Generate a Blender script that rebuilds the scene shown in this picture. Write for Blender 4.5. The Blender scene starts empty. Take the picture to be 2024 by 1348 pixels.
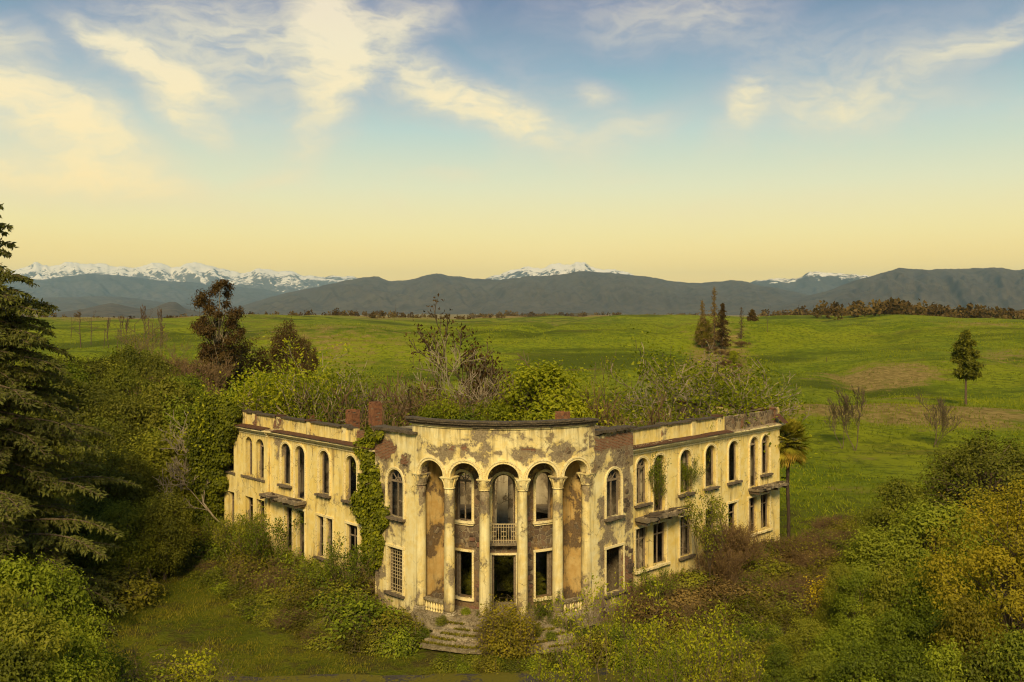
import bpy, math, random
import numpy as np
from mathutils import Vector, geometry

# ------------------------------------------------------------------ camera, sky, sun
H, F, CX, HZ = 16.7, 1825.0, 1012.0, 613.0           # camera height, focal length (px), centre column, horizon row
scn = bpy.context.scene
col = scn.collection
cam = bpy.data.cameras.new('camera'); camo = bpy.data.objects.new('camera', cam); col.objects.link(camo)
camo.location = (0, 0, H); camo.rotation_euler = (math.radians(90), 0, 0)
cam.sensor_width = 36; cam.lens = 36 * F / 2024; cam.shift_y = (HZ - 674) / 2024
cam.clip_start = .5; cam.clip_end = 120000
scn.camera = camo
scn.view_settings.view_transform = 'Standard'; scn.view_settings.look = 'None'
scn.view_settings.exposure = 0.66; scn.view_settings.gamma = 1
scn.render.engine = 'CYCLES'
cy = scn.cycles
cy.use_denoising = True; cy.max_bounces = 7; cy.diffuse_bounces = 3; cy.transmission_bounces = 3; cy.volume_bounces = 1
cy.transparent_max_bounces = 6; cy.glossy_bounces = 2; cy.caustics_reflective = False; cy.caustics_refractive = False
cy.sample_clamp_indirect = 5; cy.filter_width = 1.15

SUN_EL, SUN_AZ = math.radians(38), math.radians(185)      # azimuth clockwise from +Y: behind the camera, to its left
sun = bpy.data.lights.new('sun', 'SUN'); suno = bpy.data.objects.new('sun', sun); col.objects.link(suno)
sun.energy = 3.0; sun.angle = math.radians(16); sun.color = (1, .79, .44)
sd = Vector((math.sin(SUN_AZ) * math.cos(SUN_EL), math.cos(SUN_AZ) * math.cos(SUN_EL), math.sin(SUN_EL)))
suno.rotation_euler = sd.to_track_quat('Z', 'Y').to_euler(); suno.location = (-20, -60, 60)

class G:
    """small wrapper round a node tree"""
    def __init__(s, tree): s.t = tree
    def set(s, inp, v):
        if isinstance(v, bpy.types.NodeSocket): s.t.links.new(v, inp)
        else:
            if isinstance(v, (tuple, list)) and len(v) == 3 and inp.type == 'RGBA': v = (*v, 1)
            inp.default_value = v
    def n(s, typ, ins=None, **props):
        nd = s.t.nodes.new(typ)
        for k, v in props.items(): setattr(nd, k, v)
        for k, v in (ins or {}).items(): s.set(nd.inputs[k], v)
        return nd
    def m(s, op, a, b=0.0, clamp=False):
        return s.n('ShaderNodeMath', {0: a, 1: b}, operation=op, use_clamp=clamp).outputs[0]
    def mix(s, f, a, b, mode='MIX'):
        return s.n('ShaderNodeMix', {0: f, 6: a, 7: b}, data_type='RGBA', blend_type=mode, clamp_factor=True).outputs[2]
    def noise(s, vec, scale, detail=4, rough=.55, dist=0.0, col=False):
        nd = s.n('ShaderNodeTexNoise', {'Scale': scale, 'Detail': detail, 'Roughness': rough, 'Distortion': dist})
        if vec is not None: s.set(nd.inputs['Vector'], vec)
        return nd.outputs['Color' if col else 'Fac']
    def ss(s, x, a, b, lo=0.0, hi=1.0):
        return s.n('ShaderNodeMapRange', {0: x, 1: a, 2: b, 3: lo, 4: hi}, interpolation_type='SMOOTHSTEP').outputs[0]
    def ramp(s, f, stops, interp='LINEAR'):
        nd = s.n('ShaderNodeValToRGB', {0: f}); cr = nd.color_ramp; cr.interpolation = interp
        while len(cr.elements) < len(stops): cr.elements.new(.5)
        for e, (p, c) in zip(cr.elements, stops): e.position = p; e.color = (*c, 1)
        return nd.outputs[0]
    def vmul(s, v, t): return s.n('ShaderNodeVectorMath', {0: v, 1: t}, operation='MULTIPLY').outputs[0]
    def vadd(s, v, t): return s.n('ShaderNodeVectorMath', {0: v, 1: t}, operation='ADD').outputs[0]
    def attr(s, name, out='Fac'): return s.n('ShaderNodeAttribute', attribute_name=name).outputs[out]

def build_world():
    w = bpy.data.worlds.new('World'); scn.world = w; w.use_nodes = True
    t = w.node_tree; t.nodes.clear(); g = G(t)
    d = g.n('ShaderNodeTexCoord').outputs['Generated']
    d = g.n('ShaderNodeVectorMath', {0: d}, operation='NORMALIZE').outputs[0]
    x, y, z = g.n('ShaderNodeSeparateXYZ', {0: d}).outputs
    el = g.m('MULTIPLY', g.m('ARCSINE', z), 57.2958)
    az = g.m('MULTIPLY', g.m('ARCTAN2', x, y), 57.2958)
    ae = g.n('ShaderNodeCombineXYZ', {0: az, 1: el}).outputs[0]
    base = g.ramp(g.m('MULTIPLY', el, 1 / 60), [
        (0.0, (1.28, .72, .06)), (2.4 / 60, (1.16, .72, .10)), (4.6 / 60, (.94, .72, .23)), (7.5 / 60, (.70, .66, .38)),
        (11 / 60, (.42, .53, .46)), (14.5 / 60, (.19, .315, .38)), (18.5 / 60, (.072, .150, .255)), (40 / 60, (.08, .15, .235)), (1, (.075, .135, .21))])
    sky = g.n('ShaderNodeTexSky', sky_type='NISHITA', sun_disc=False, sun_elevation=SUN_EL, sun_rotation=SUN_AZ).outputs[0]
    base = g.mix(.10, base, g.vmul(sky, (.10, .10, .10)))
    # wisps: soft bodies in azimuth/elevation, edges drawn out by noise
    wa = g.noise(ae, .10, 3, .55, col=True); wb = g.noise(ae, .45, 4, .6, col=True)
    p = g.vadd(ae, g.vmul(g.vadd(wa, (-.5, -.5, -.5)), (7.0, 4.0, 0)))
    p = g.vadd(p, g.vmul(g.vadd(wb, (-.5, -.5, -.5)), (1.3, .8, 0)))
    blobs = [(640, 80, 85, 280, 4, .75), (470, 90, 420, 200, -6, .66), (50, 215, 330, 85, 24, .92), (300, 140, 170, 42, 22, .75),
             (960, 220, 300, 75, 20, .9), (810, 30, 160, 60, -14, .5), (1330, 30, 400, 110, 2, .55), (1180, 185, 70, 34, 10, .45),
             (1450, 220, 60, 110, 24, .38), (1250, 255, 110, 55, -8, .42), (1700, 130, 450, 110, -10, .44), (1960, 80, 190, 42, -18, .38),
             (80, 345, 400, 48, 6, .9), (380, 245, 110, 38, 24, .5), (550, 355, 90, 20, -14, .3), (880, 350, 90, 18, -10, .25),
             (20, 70, 110, 40, 18, .5), (1750, 210, 320, 60, 4, .35), (1060, 150, 200, 60, 24, .3)]
    acc = None
    for px, py, rx, ry, rot, st in blobs:
        a = math.degrees(math.atan((px - CX) / F)); e = math.degrees(math.atan((HZ - py) / F * math.cos(math.radians(a))))
        mp = g.n('ShaderNodeMapping', {'Vector': p, 'Location': (a, e, 0), 'Rotation': (0, 0, math.radians(-rot)),
                                       'Scale': (rx * .0314, ry * .0314, 1)}, vector_type='TEXTURE').outputs[0]
        ln = g.n('ShaderNodeVectorMath', {0: mp}, operation='LENGTH').outputs['Value']
        v = g.ss(ln, 1.25, .0, 0, st)
        acc = v if acc is None else g.m('ADD', acc, v)
    # thin cirrus everywhere, laid out on a high plane so it draws together towards the horizon
    zz = g.m('ADD', g.m('MAXIMUM', z, 0), .12)
    pl = g.n('ShaderNodeCombineXYZ', {0: g.m('DIVIDE', x, zz), 1: g.m('DIVIDE', y, zz)}).outputs[0]
    ci = g.noise(g.vmul(pl, (1.0, .55, 1)), 1.3, 7, .6, .7)
    fi = g.noise(g.vmul(p, (.5, 1.3, 1)), .9, 6, .62, .3)
    cov = g.m('ADD', acc, g.m('MULTIPLY', g.ss(ci, .48, .78), .34))
    cov = g.m('MULTIPLY', cov, g.ss(fi, .22, .68, .60, 1.08))
    cov = g.m('MULTIPLY', cov, g.ss(el, 2.5, 9))
    cov = g.m('MINIMUM', cov, .93)
    cc = g.ramp(g.m('MULTIPLY', el, 1 / 22), [(0, (.95, .64, .22)), (.42, (.88, .69, .36)), (.72, (.76, .66, .45)), (1, (.66, .56, .47))])
    cc = g.mix(g.m('MULTIPLY', g.ss(cov, .8, .15), g.ss(el, 8, 15, .25, 1)), cc, (.44, .37, .44))
    c = g.mix(cov, base, cc)
    bg = g.n('ShaderNodeBackground', {'Color': c, 'Strength': .87})
    o = g.n('ShaderNodeOutputWorld'); t.links.new(bg.outputs[0], o.inputs[0])
    w.cycles.sampling_method = 'MANUAL'; w.cycles.sample_map_resolution = 512
build_world()

# ------------------------------------------------------------------ helpers
def P(px, py, Y): return Vector(((px - CX) / F * Y, Y, H - (py - HZ) / F * Y))
def gY(py, z=-1.0): return (H - z) * F / (py - HZ)

def hash2(ix, iy, seed):
    h = (ix.astype(np.int64) * 374761393 + iy.astype(np.int64) * 668265263 + seed * 974711) & 0xffffffff
    h = ((h ^ (h >> 13)) * 1274126177) & 0xffffffff
    return ((h ^ (h >> 16)) & 0xffff) / 65535.0
def vnoise(x, y, seed=0):
    x = np.asarray(x, float); y = np.asarray(y, float)
    ix = np.floor(x); iy = np.floor(y); fx = x - ix; fy = y - iy
    fx = fx * fx * (3 - 2 * fx); fy = fy * fy * (3 - 2 * fy)
    a = hash2(ix, iy, seed); b = hash2(ix + 1, iy, seed); c = hash2(ix, iy + 1, seed); d = hash2(ix + 1, iy + 1, seed)
    return (a * (1 - fx) + b * fx) * (1 - fy) + (c * (1 - fx) + d * fx) * fy
def fbm(x, y, seed=0, octs=4, gain=.5):
    s = 0; a = 1; t = 0
    for o in range(octs):
        s = s + a * vnoise(x * 2 ** o, y * 2 ** o, seed + o * 17); t += a; a *= gain
    return s / t
def sstep(a, b, x):
    t = np.clip((np.asarray(x, float) - a) / (b - a), 0, 1); return t * t * (3 - 2 * t)

def new_mesh(name, verts, faces, attrs=None, smooth=False, mat=None):
    """verts (n,3); faces: list of index arrays, each (m,k)"""
    me = bpy.data.meshes.new(name)
    verts = np.asarray(verts, dtype=np.float32)
    fl = [np.asarray(f, dtype=np.int32) for f in faces if len(f)]
    loops = np.concatenate([f.ravel() for f in fl]); tot = np.concatenate([np.full(len(f), f.shape[1], np.int32) for f in fl])
    me.vertices.add(len(verts)); me.vertices.foreach_set('co', verts.ravel())
    me.loops.add(len(loops)); me.loops.foreach_set('vertex_index', loops)
    me.polygons.add(len(tot)); me.polygons.foreach_set('loop_start', (np.cumsum(tot) - tot).astype(np.int32))
    me.polygons.foreach_set('use_smooth', np.full(len(tot), smooth))
    for k, v in (attrs or {}).items():
        v = np.asarray(v, np.float32)
        if v.ndim == 1: me.attributes.new(k, 'FLOAT', 'POINT').data.foreach_set('value', v)
        else: me.attributes.new(k, 'FLOAT_VECTOR', 'POINT').data.foreach_set('vector', v.ravel())
    me.update(calc_edges=True)
    if mat: me.materials.append(mat)
    return me

def obj(name, me, parent=None, label=None, cat=None, kind=None, group=None):
    o = bpy.data.objects.new(name, me); col.objects.link(o)
    if parent: o.parent = parent
    tag(o, label, cat, kind, group)
    return o
def tag(o, label=None, cat=None, kind=None, group=None):
    if label: o['label'] = label
    if cat: o['category'] = cat
    if kind: o['kind'] = kind
    if group: o['group'] = group
def thing(name, label, cat, loc=(0, 0, 0), rz=0.0, sc=1.0, group=None):
    o = obj(name, None, None, label, cat, None, group)
    o.empty_display_size = .3; o.location = loc; o.rotation_euler = (0, 0, rz)
    o.scale = sc if isinstance(sc, tuple) else (sc, sc, sc)
    return o

class MB:
    """collects polygons for one mesh"""
    def __init__(s): s.v = []; s.f = []; s.u = []
    def add(s, vs, fs, us=None):
        b = len(s.v); s.v += [tuple(v) for v in vs]; s.f += [tuple(i + b for i in f) for f in fs]
        s.u += us if us is not None else [tuple(v) for v in vs]
    def box8(s, c, us=None):
        s.add(c, [(0, 3, 2, 1), (4, 5, 6, 7), (0, 1, 5, 4), (1, 2, 6, 5), (2, 3, 7, 6), (3, 0, 4, 7)], us)
    def box(s, x0, x1, y0, y1, z0, z1):
        s.box8([(x0, y0, z0), (x1, y0, z0), (x1, y1, z0), (x0, y1, z0), (x0, y0, z1), (x1, y0, z1), (x1, y1, z1), (x0, y1, z1)])
    def lathe(s, prof, n=20, c=(0, 0, 0), cap=True):
        vs = []; fs = []
        for r, z in prof:
            for i in range(n):
                a = 2 * math.pi * i / n; vs.append((c[0] + r * math.cos(a), c[1] + r * math.sin(a), c[2] + z))
        for j in range(len(prof) - 1):
            for i in range(n):
                fs.append((j * n + i, j * n + (i + 1) % n, (j + 1) * n + (i + 1) % n, (j + 1) * n + i))
        if cap: fs += [tuple(range(n))[::-1], tuple((len(prof) - 1) * n + i for i in range(n))]
        s.add(vs, fs)
    def build(s, name, mat, parent=None, smooth=False, attrs=None, **kw):
        me = bpy.data.meshes.new(name); me.from_pydata(s.v, [], s.f)
        if smooth: me.shade_smooth()
        me.attributes.new('uzd', 'FLOAT_VECTOR', 'POINT').data.foreach_set('vector', np.asarray(s.u, np.float32).ravel())
        for k, val in (attrs or {}).items():
            me.attributes.new(k, 'FLOAT', 'POINT').data.foreach_set('value', np.full(len(s.v), val, np.float32) if np.isscalar(val) else np.asarray(val, np.float32))
        me.materials.append(mat)
        return obj(name, me, parent, **kw)

# ------------------------------------------------------------------ materials
def mat_new(name):
    m = bpy.data.materials.new(name); m.use_nodes = True; m.node_tree.nodes.clear(); return m, G(m.node_tree)
def finish(g, color, rough=.9, height=None, bstr=.3, bdist=.03, spec=.2):
    b = g.n('ShaderNodeBsdfPrincipled', {'Base Color': color, 'Roughness': rough, 'Specular IOR Level': spec})
    if height is not None:
        b_ = g.n('ShaderNodeBump', {'Height': height, 'Strength': bstr, 'Distance': bdist}); g.set(b.inputs['Normal'], b_.outputs[0])
    g.t.links.new(b.outputs[0], g.n('ShaderNodeOutputMaterial').inputs[0])

def plaster(name, c_new, c_pale, c_dirt, c_under, wear0=0.0, brickcol=(.27, .115, .06), scale=1.0):
    """old limewash over grey render over brick or rubble; 'wear' and 'brick' attributes say where it has come away"""
    m, g = mat_new(name)
    pos = g.n('ShaderNodeNewGeometry').outputs['Position']; uzd = g.attr('uzd', 'Vector')
    wear = g.m('ADD', g.attr('wear'), wear0); br = g.attr('brick')
    n1 = g.noise(pos, .55 * scale, 7, .62, .3); n2 = g.noise(pos, 2.3 * scale, 6, .65, .2); n3 = g.noise(pos, 11, 5, .6)
    nn = g.m('ADD', g.m('MULTIPLY', g.m('SUBTRACT', n1, .5), 2.6), g.m('MULTIPLY', g.m('SUBTRACT', n2, .5), 1.3))
    e = g.m('ADD', wear, nn)
    gone = g.ss(e, .50, .56)                      # paint coat gone, render shows
    deep = g.ss(g.m('ADD', g.m('SUBTRACT', e, g.m('MULTIPLY', g.m('SUBTRACT', n3, .5), .3)), g.m('MULTIPLY', br, .22)), .80, .85)   # render gone too
    streak = g.noise(g.vmul(pos, (1.6, 1.6, .16)), 1.5, 6, .6, .4)
    c = g.mix(g.ss(n2, .35, .75), c_new, c_pale)
    c = g.mix(g.ss(g.noise(pos, .9, 5, .6), .42, .72, 0, .75), c, c_pale)
    c = g.mix(g.m('MULTIPLY', g.ss(streak, .50, .75), g.ss(e, -.45, .35, .32, 1.0)), c, c_dirt)
    c = g.mix(g.ss(e, .30, .5, 0, .40), c, c_dirt)
    c = g.mix(g.ss(n3, .60, .78, 0, .35), c, c_dirt)
    gr = g.attr('grime'); c = g.mix(g.m('MULTIPLY', gr, g.ss(g.noise(g.vmul(pos, (4.5, 4.5, .5)), 1.3, 6, .65, .3), .34, .66)), c, tuple(k * .55 for k in c_dirt))
    ck = g.n('ShaderNodeTexVoronoi', {'Vector': g.vadd(pos, g.vmul(g.noise(pos, 1.7, 4, .6, col=True), (.9, .9, .9))), 'Scale': .62}, feature='DISTANCE_TO_EDGE').outputs['Distance']
    c = g.mix(g.m('MULTIPLY', g.ss(ck, .016, .004), g.ss(n1, .42, .58, 0, .75)), c, tuple(k * .4 for k in c_dirt))
    sp = g.noise(pos, 26, 4, .7); c = g.mix(g.ss(sp, .58, .75, 0, .45), c, c_dirt); c = g.mix(g.ss(sp, .40, .28, 0, .35), c, c_pale)
    un = g.mix(g.ss(n3, .3, .7), c_under, tuple(k * .55 for k in c_under))
    un = g.mix(g.ss(g.noise(pos, 1.4, 4), .45, .7, 0, .6), un, c_dirt)
    c = g.mix(gone, c, un)
    bt = g.n('ShaderNodeTexBrick', {'Vector': uzd, 'Color1': brickcol, 'Color2': tuple(k * .55 for k in brickcol), 'Mortar': (.26, .20, .13), 'Scale': 1.0,
             'Mortar Size': .014, 'Brick Width': .27, 'Row Height': .085, 'Mortar Smooth': .3, 'Bias': -.1})
    vo = g.n('ShaderNodeTexVoronoi', {'Vector': g.vadd(uzd, g.vmul(g.noise(uzd, 2.5, 2, col=True), (.22, .22, 0))), 'Scale': 3.1}, feature='F1')
    ve = g.n('ShaderNodeTexVoronoi', {'Vector': g.vadd(uzd, g.vmul(g.noise(uzd, 2.5, 2, col=True), (.22, .22, 0))), 'Scale': 3.1}, feature='DISTANCE_TO_EDGE').outputs['Distance']
    sc = g.ramp(g.n('ShaderNodeSeparateColor', {0: vo.outputs['Color']}).outputs[0], [(0, (.07, .05, .035)), (.35, (.20, .13, .08)), (.65, (.13, .10, .07)), (1, (.30, .22, .13))])
    sc = g.mix(g.ss(ve, .06, .02), sc, (.30, .24, .15))
    dc = g.mix(g.ss(br, .45, .55), sc, bt.outputs['Color'])
    dc = g.mix(g.ss(n3, .5, .75, 0, .5), dc, c_dirt)
    c = g.mix(deep, c, dc)
    joint = g.mix(g.ss(br, .45, .55), g.ss(ve, .0, .07), g.m('SUBTRACT', 1, bt.outputs['Fac']))
    h = g.m('SUBTRACT', 1, g.m('MULTIPLY', gone, .35)); h = g.m('SUBTRACT', h, g.m('MULTIPLY', deep, .5))
    h = g.m('ADD', h, g.m('MULTIPLY', g.m('MULTIPLY', deep, joint), .45))
    h = g.m('ADD', h, g.m('MULTIPLY', n3, g.m('ADD', .10, g.m('MULTIPLY', gone, .35))))
    finish(g, c, .93, h, .85, .06, .1)
    return m

def stone(name, c1, c2, c3, scale=1.0, rough=.92, b=.5):
    m, g = mat_new(name); pos = g.n('ShaderNodeNewGeometry').outputs['Position']
    rnd = g.n('ShaderNodeObjectInfo').outputs['Random']
    n1 = g.noise(pos, 1.6 * scale, 6, .65, .3); n2 = g.noise(pos, 9 * scale, 5, .6)
    c = g.mix(g.ss(n1, .35, .65), c1, c2); c = g.mix(g.ss(n2, .48, .72), c, c3); c = g.mix(g.m('MULTIPLY', rnd, .5), c, c2)
    finish(g, c, rough, g.m('ADD', n2, n1), b, .04, .15); return m

def leafmat(name, ca, cb, cc, trans=.27, varscale=.75):
    """three tones: 'var' picks leaf by leaf, object random shifts the plant"""
    m, g = mat_new(name)
    v = g.attr('var'); rnd = g.n('ShaderNodeObjectInfo').outputs['Random']
    v = g.m('ADD', v, g.m('MULTIPLY', g.m('SUBTRACT', rnd, .5), varscale), clamp=True)
    c = g.ramp(v, [(.0, tuple(k * .85 for k in ca)), (.5, cb), (1, tuple(k * 1.15 for k in cc))])
    d = g.n('ShaderNodeBsdfDiffuse', {'Color': c, 'Roughness': .5}).outputs[0]
    tr = g.n('ShaderNodeBsdfTranslucent', {'Color': g.mix(.5, c, (.9, 1.0, .25), 'MULTIPLY')}).outputs[0]
    gl = g.n('ShaderNodeBsdfGlossy', {'Color': (.9, .85, .7, 1), 'Roughness': .5}).outputs[0]
    mx = g.n('ShaderNodeMixShader', {0: trans, 1: d, 2: tr}).outputs[0]
    mx = g.n('ShaderNodeMixShader', {0: .012, 1: mx, 2: gl}).outputs[0]
    g.t.links.new(mx, g.n('ShaderNodeOutputMaterial').inputs[0]); return m

def bark(name, c1, c2, scale=1.0):
    m, g = mat_new(name); p = g.n('ShaderNodeTexCoord').outputs['Object']
    n = g.noise(g.vmul(p, (6 * scale, 6 * scale, 1.2 * scale)), 1.0, 6, .65, .4)
    finish(g, g.mix(g.ss(n, .35, .65), c1, c2), .95, n, .6, .03, .1); return m

YEL = plaster('plaster_yellow', (.80, .59, .165), (.87, .72, .33), (.30, .20, .08), (.38, .29, .17), .03)
CRM = plaster('plaster_cream', (.77, .59, .22), (.86, .75, .41), (.26, .185, .08), (.34, .265, .16), .15)
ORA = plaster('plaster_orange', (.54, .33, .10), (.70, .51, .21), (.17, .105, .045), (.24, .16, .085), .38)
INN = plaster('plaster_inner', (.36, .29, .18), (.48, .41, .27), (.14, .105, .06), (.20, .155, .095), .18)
MLD = stone('moulding_paint', (.78, .61, .24), (.85, .72, .40), (.33, .23, .10), 1.5, .9, .35)
SILL = stone('sill_concrete', (.17, .13, .085), (.10, .075, .05), (.30, .23, .14), 3)
CAP = stone('weathered_cap', (.12, .092, .06), (.065, .05, .035), (.26, .20, .12), 2.2)
STONE = stone('rubble_stone', (.16, .115, .075), (.07, .05, .035), (.24, .16, .10), 2.5)
REDSTONE = stone('red_stone', (.25, .13, .08), (.15, .075, .05), (.33, .22, .14), 2.5)
BRICK = stone('brick_clay', (.36, .15, .06), (.15, .06, .035), (.34, .22, .12), 3)
RUBBLE = stone('plaster_rubble', (.42, .33, .20), (.22, .16, .10), (.55, .47, .32), 4)
CONC = stone('concrete', (.24, .19, .12), (.13, .10, .065), (.36, .29, .18), 2)
STEPM = stone('step_stone', (.40, .32, .20), (.13, .10, .05), (.60, .51, .35), 1.6)
RUST = stone('rusty_sheet', (.125, .058, .032), (.075, .036, .022), (.20, .11, .06), 1.4, .75, .2)
WOOD = stone('old_wood', (.36, .28, .18), (.20, .15, .095), (.10, .075, .05), 4)
IRON = stone('painted_iron', (.60, .49, .27), (.46, .36, .19), (.25, .14, .07), 5)
PLANK = stone('rotten_plank', (.13, .095, .06), (.07, .05, .035), (.21, .155, .09), 4)

L_OLIVE = leafmat('leaf_olive', (.086, .098, .009), (.150, .160, .013), (.250, .240, .018))
L_DARK = leafmat('leaf_dark', (.064, .070, .009), (.114, .116, .012), (.185, .178, .016))
L_GREEN = leafmat('leaf_green', (.084, .112, .008), (.156, .190, .011), (.265, .290, .016))
L_BLUE = leafmat('leaf_cool_green', (.078, .102, .010), (.145, .170, .013), (.245, .260, .018))
L_LIME = leafmat('leaf_lime', (.150, .185, .008), (.270, .290, .010), (.430, .410, .016), .45)
L_YELL = leafmat('leaf_yellow', (.130, .112, .009), (.220, .185, .012), (.360, .285, .016), .4)
L_FLOW = leafmat('leaf_flower', (.30, .24, .012), (.55, .42, .016), (.75, .55, .02), .4)
L_IVY = leafmat('leaf_ivy', (.075, .090, .005), (.170, .180, .007), (.320, .310, .010))
L_CEDAR = leafmat('needle_cedar', (.070, .074, .016), (.115, .120, .022), (.185, .185, .030), .25, .2)
L_DRY = leafmat('leaf_dry', (.115, .070, .020), (.185, .120, .034), (.28, .19, .055), .3)
L_RUST = leafmat('leaf_russet', (.050, .026, .008), (.095, .055, .014), (.160, .105, .025), .3)
L_BRAM = leafmat('leaf_bramble', (.084, .076, .008), (.150, .134, .012), (.250, .215, .018))
L_GRASS = leafmat('grass_blade', (.100, .098, .007), (.160, .150, .010), (.250, .210, .018), .3)
L_FIELD = leafmat('field_grass', (.135, .165, .007), (.195, .225, .008), (.290, .290, .014), .3)
L_PALM = leafmat('palm_leaf', (.120, .125, .012), (.250, .225, .020), (.420, .340, .04), .3)
L_PALMD = leafmat('palm_leaf_dying', (.28, .17, .02), (.46, .29, .03), (.55, .37, .06), .3)
B_BROWN = bark('bark_brown', (.085, .060, .035), (.17, .125, .075))
B_GREY = bark('bark_grey', (.20, .155, .095), (.36, .29, .185))
B_TWIG = bark('twig', (.13, .090, .048), (.21, .15, .085))
B_RED = bark('twig_russet', (.125, .075, .036), (.21, .135, .065))
B_DEAD = bark('dead_wood', (.08, .055, .035), (.15, .10, .065))
B_PALM = bark('palm_bark', (.035, .025, .018), (.085, .06, .04), 2)
# ------------------------------------------------------------------ terrain
HILLS = [(1640, 430, 9, 120, 60), (1900, 300, 5, 90, 40), (1080, 470, 8, 130, 60), (1230, 250, 3.5, 60, 26), (1500, 210, 3.0, 45, 22), (700, 400, 6, 120, 50), (1350, 620, 7, 200, 70), (380, 480, 6, 140, 60),
         (900, 300, -3, 90, 40), (1750, 230, -2.5, 60, 30), (1450, 320, -3, 60, 40), (2150, 420, 8, 120, 70), (1750, 160, 1.8, 40, 14), (1600, 130, 1.4, 30, 10)]
def ground_z(x, y):
    x = np.asarray(x, float); y = np.asarray(y, float)
    d = np.hypot(x, y - 55)
    z = -1.0 + .16 * (fbm(x / 5, y / 5, 3, 3) - .5) * 2 * sstep(1500, 300, d)
    a = sstep(60, 220, d) * 5.0 + sstep(200, 900, d) * 9
    u = fbm(x / 120 + 3.1, y / 170 + 1.7, 11, 3, .40) - .5
    rid = np.abs(fbm(x / 60 - y / 260, y / 110, 29, 2) - .5)
    z = z + a * u * 1.7 - sstep(70, 260, d) * 2.2 * sstep(.10, .0, rid)
    for px, Yc, am, wx, wy in HILLS:
        z = z + am * np.exp(-((x - (px - CX) / F * Yc) / wx) ** 2 - ((y - Yc) / wy) ** 2)
    # low swell the field runs up to, then the plain beyond
    z = z + 6.0 * np.exp(-((y - 900) / 420) ** 2) * sstep(300, 900, d)
    z = np.where(y > 0, z - 30 * sstep(1500, 4200, d), z - 12 * sstep(200, 2000, d))
    b = sstep(24, 34, np.abs(x) + np.abs(y - 62) * .2)       # level round the ruin
    near = -1.0 + .12 * (fbm(x / 4, y / 4, 5, 3) - .5) * 2
    w = sstep(70, 95, y) * .999 + sstep(40, 60, np.abs(x)) ; w = np.clip(w, 0, 1)
    return near * (1 - w) + z * w
def gz(x, y): return float(ground_z(np.array([x]), np.array([y]))[0])

def ground():
    nx, ny = 300, 330
    sx = np.linspace(-1, 1, nx); sy = np.linspace(-1, 1, ny)
    X = 22 * np.sinh(sx * math.asinh(45000 / 22)); Y = 62 + 22 * np.sinh(sy * math.asinh(45000 / 22))
    xx, yy = np.meshgrid(X, Y)
    zz = ground_z(xx, yy)
    v = np.stack([xx, yy, zz], -1).reshape(-1, 3)
    i = (np.arange(ny - 1)[:, None] * nx + np.arange(nx - 1)[None]).ravel()
    f = np.stack([i, i + 1, i + nx + 1, i + nx], 1)
    x, y = v[:, 0], v[:, 1]
    dry = np.zeros(len(v))
    for px, py, rx, ry, s in [(1745, 735, 120, 10, .85), (1790, 770, 70, 13, .7), (1640, 815, 260, 15, 1.0), (1880, 830, 170, 24, .9), (1700, 905, 70, 9, .4),
                              (1560, 930, 80, 16, .45), (1690, 965, 90, 12, .4), (1420, 730, 70, 40, .8), (1010, 655, 180, 10, .5), (1620, 668, 150, 8, .4), (640, 700, 220, 30, .4),
                              (150, 640, 300, 9, .9), (450, 645, 200, 8, .7), (760, 645, 200, 6, .5), (1990, 720, 90, 10, .5), (1960, 690, 120, 6, .5), (1300, 645, 200, 5, .5)]:
        Yc = gY(py); Y0, Y1 = gY(py + ry), gY(max(py - ry, HZ + 8))
        q = ((x - (px - CX) / F * y) / (rx / F * np.maximum(y, 1))) ** 2 + (np.where(y > Yc, (y - Yc) / max(Y1 - Yc, 1), (y - Yc) / max(Yc - Y0, 1))) ** 2
        dry = np.maximum(dry, s * np.exp(-q * .8) * (y > 10))
    dry = np.maximum(dry, .75 * sstep(700, 1800, np.hypot(x, y)))
    yard = sstep(92, 74, y) * sstep(70, 45, np.abs(x - 0)) * sstep(-40, 0, y)
    return obj('ground', new_mesh('ground', v, [f], {'dry': dry, 'yard': yard}, True, GROUND), kind='structure')

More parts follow.
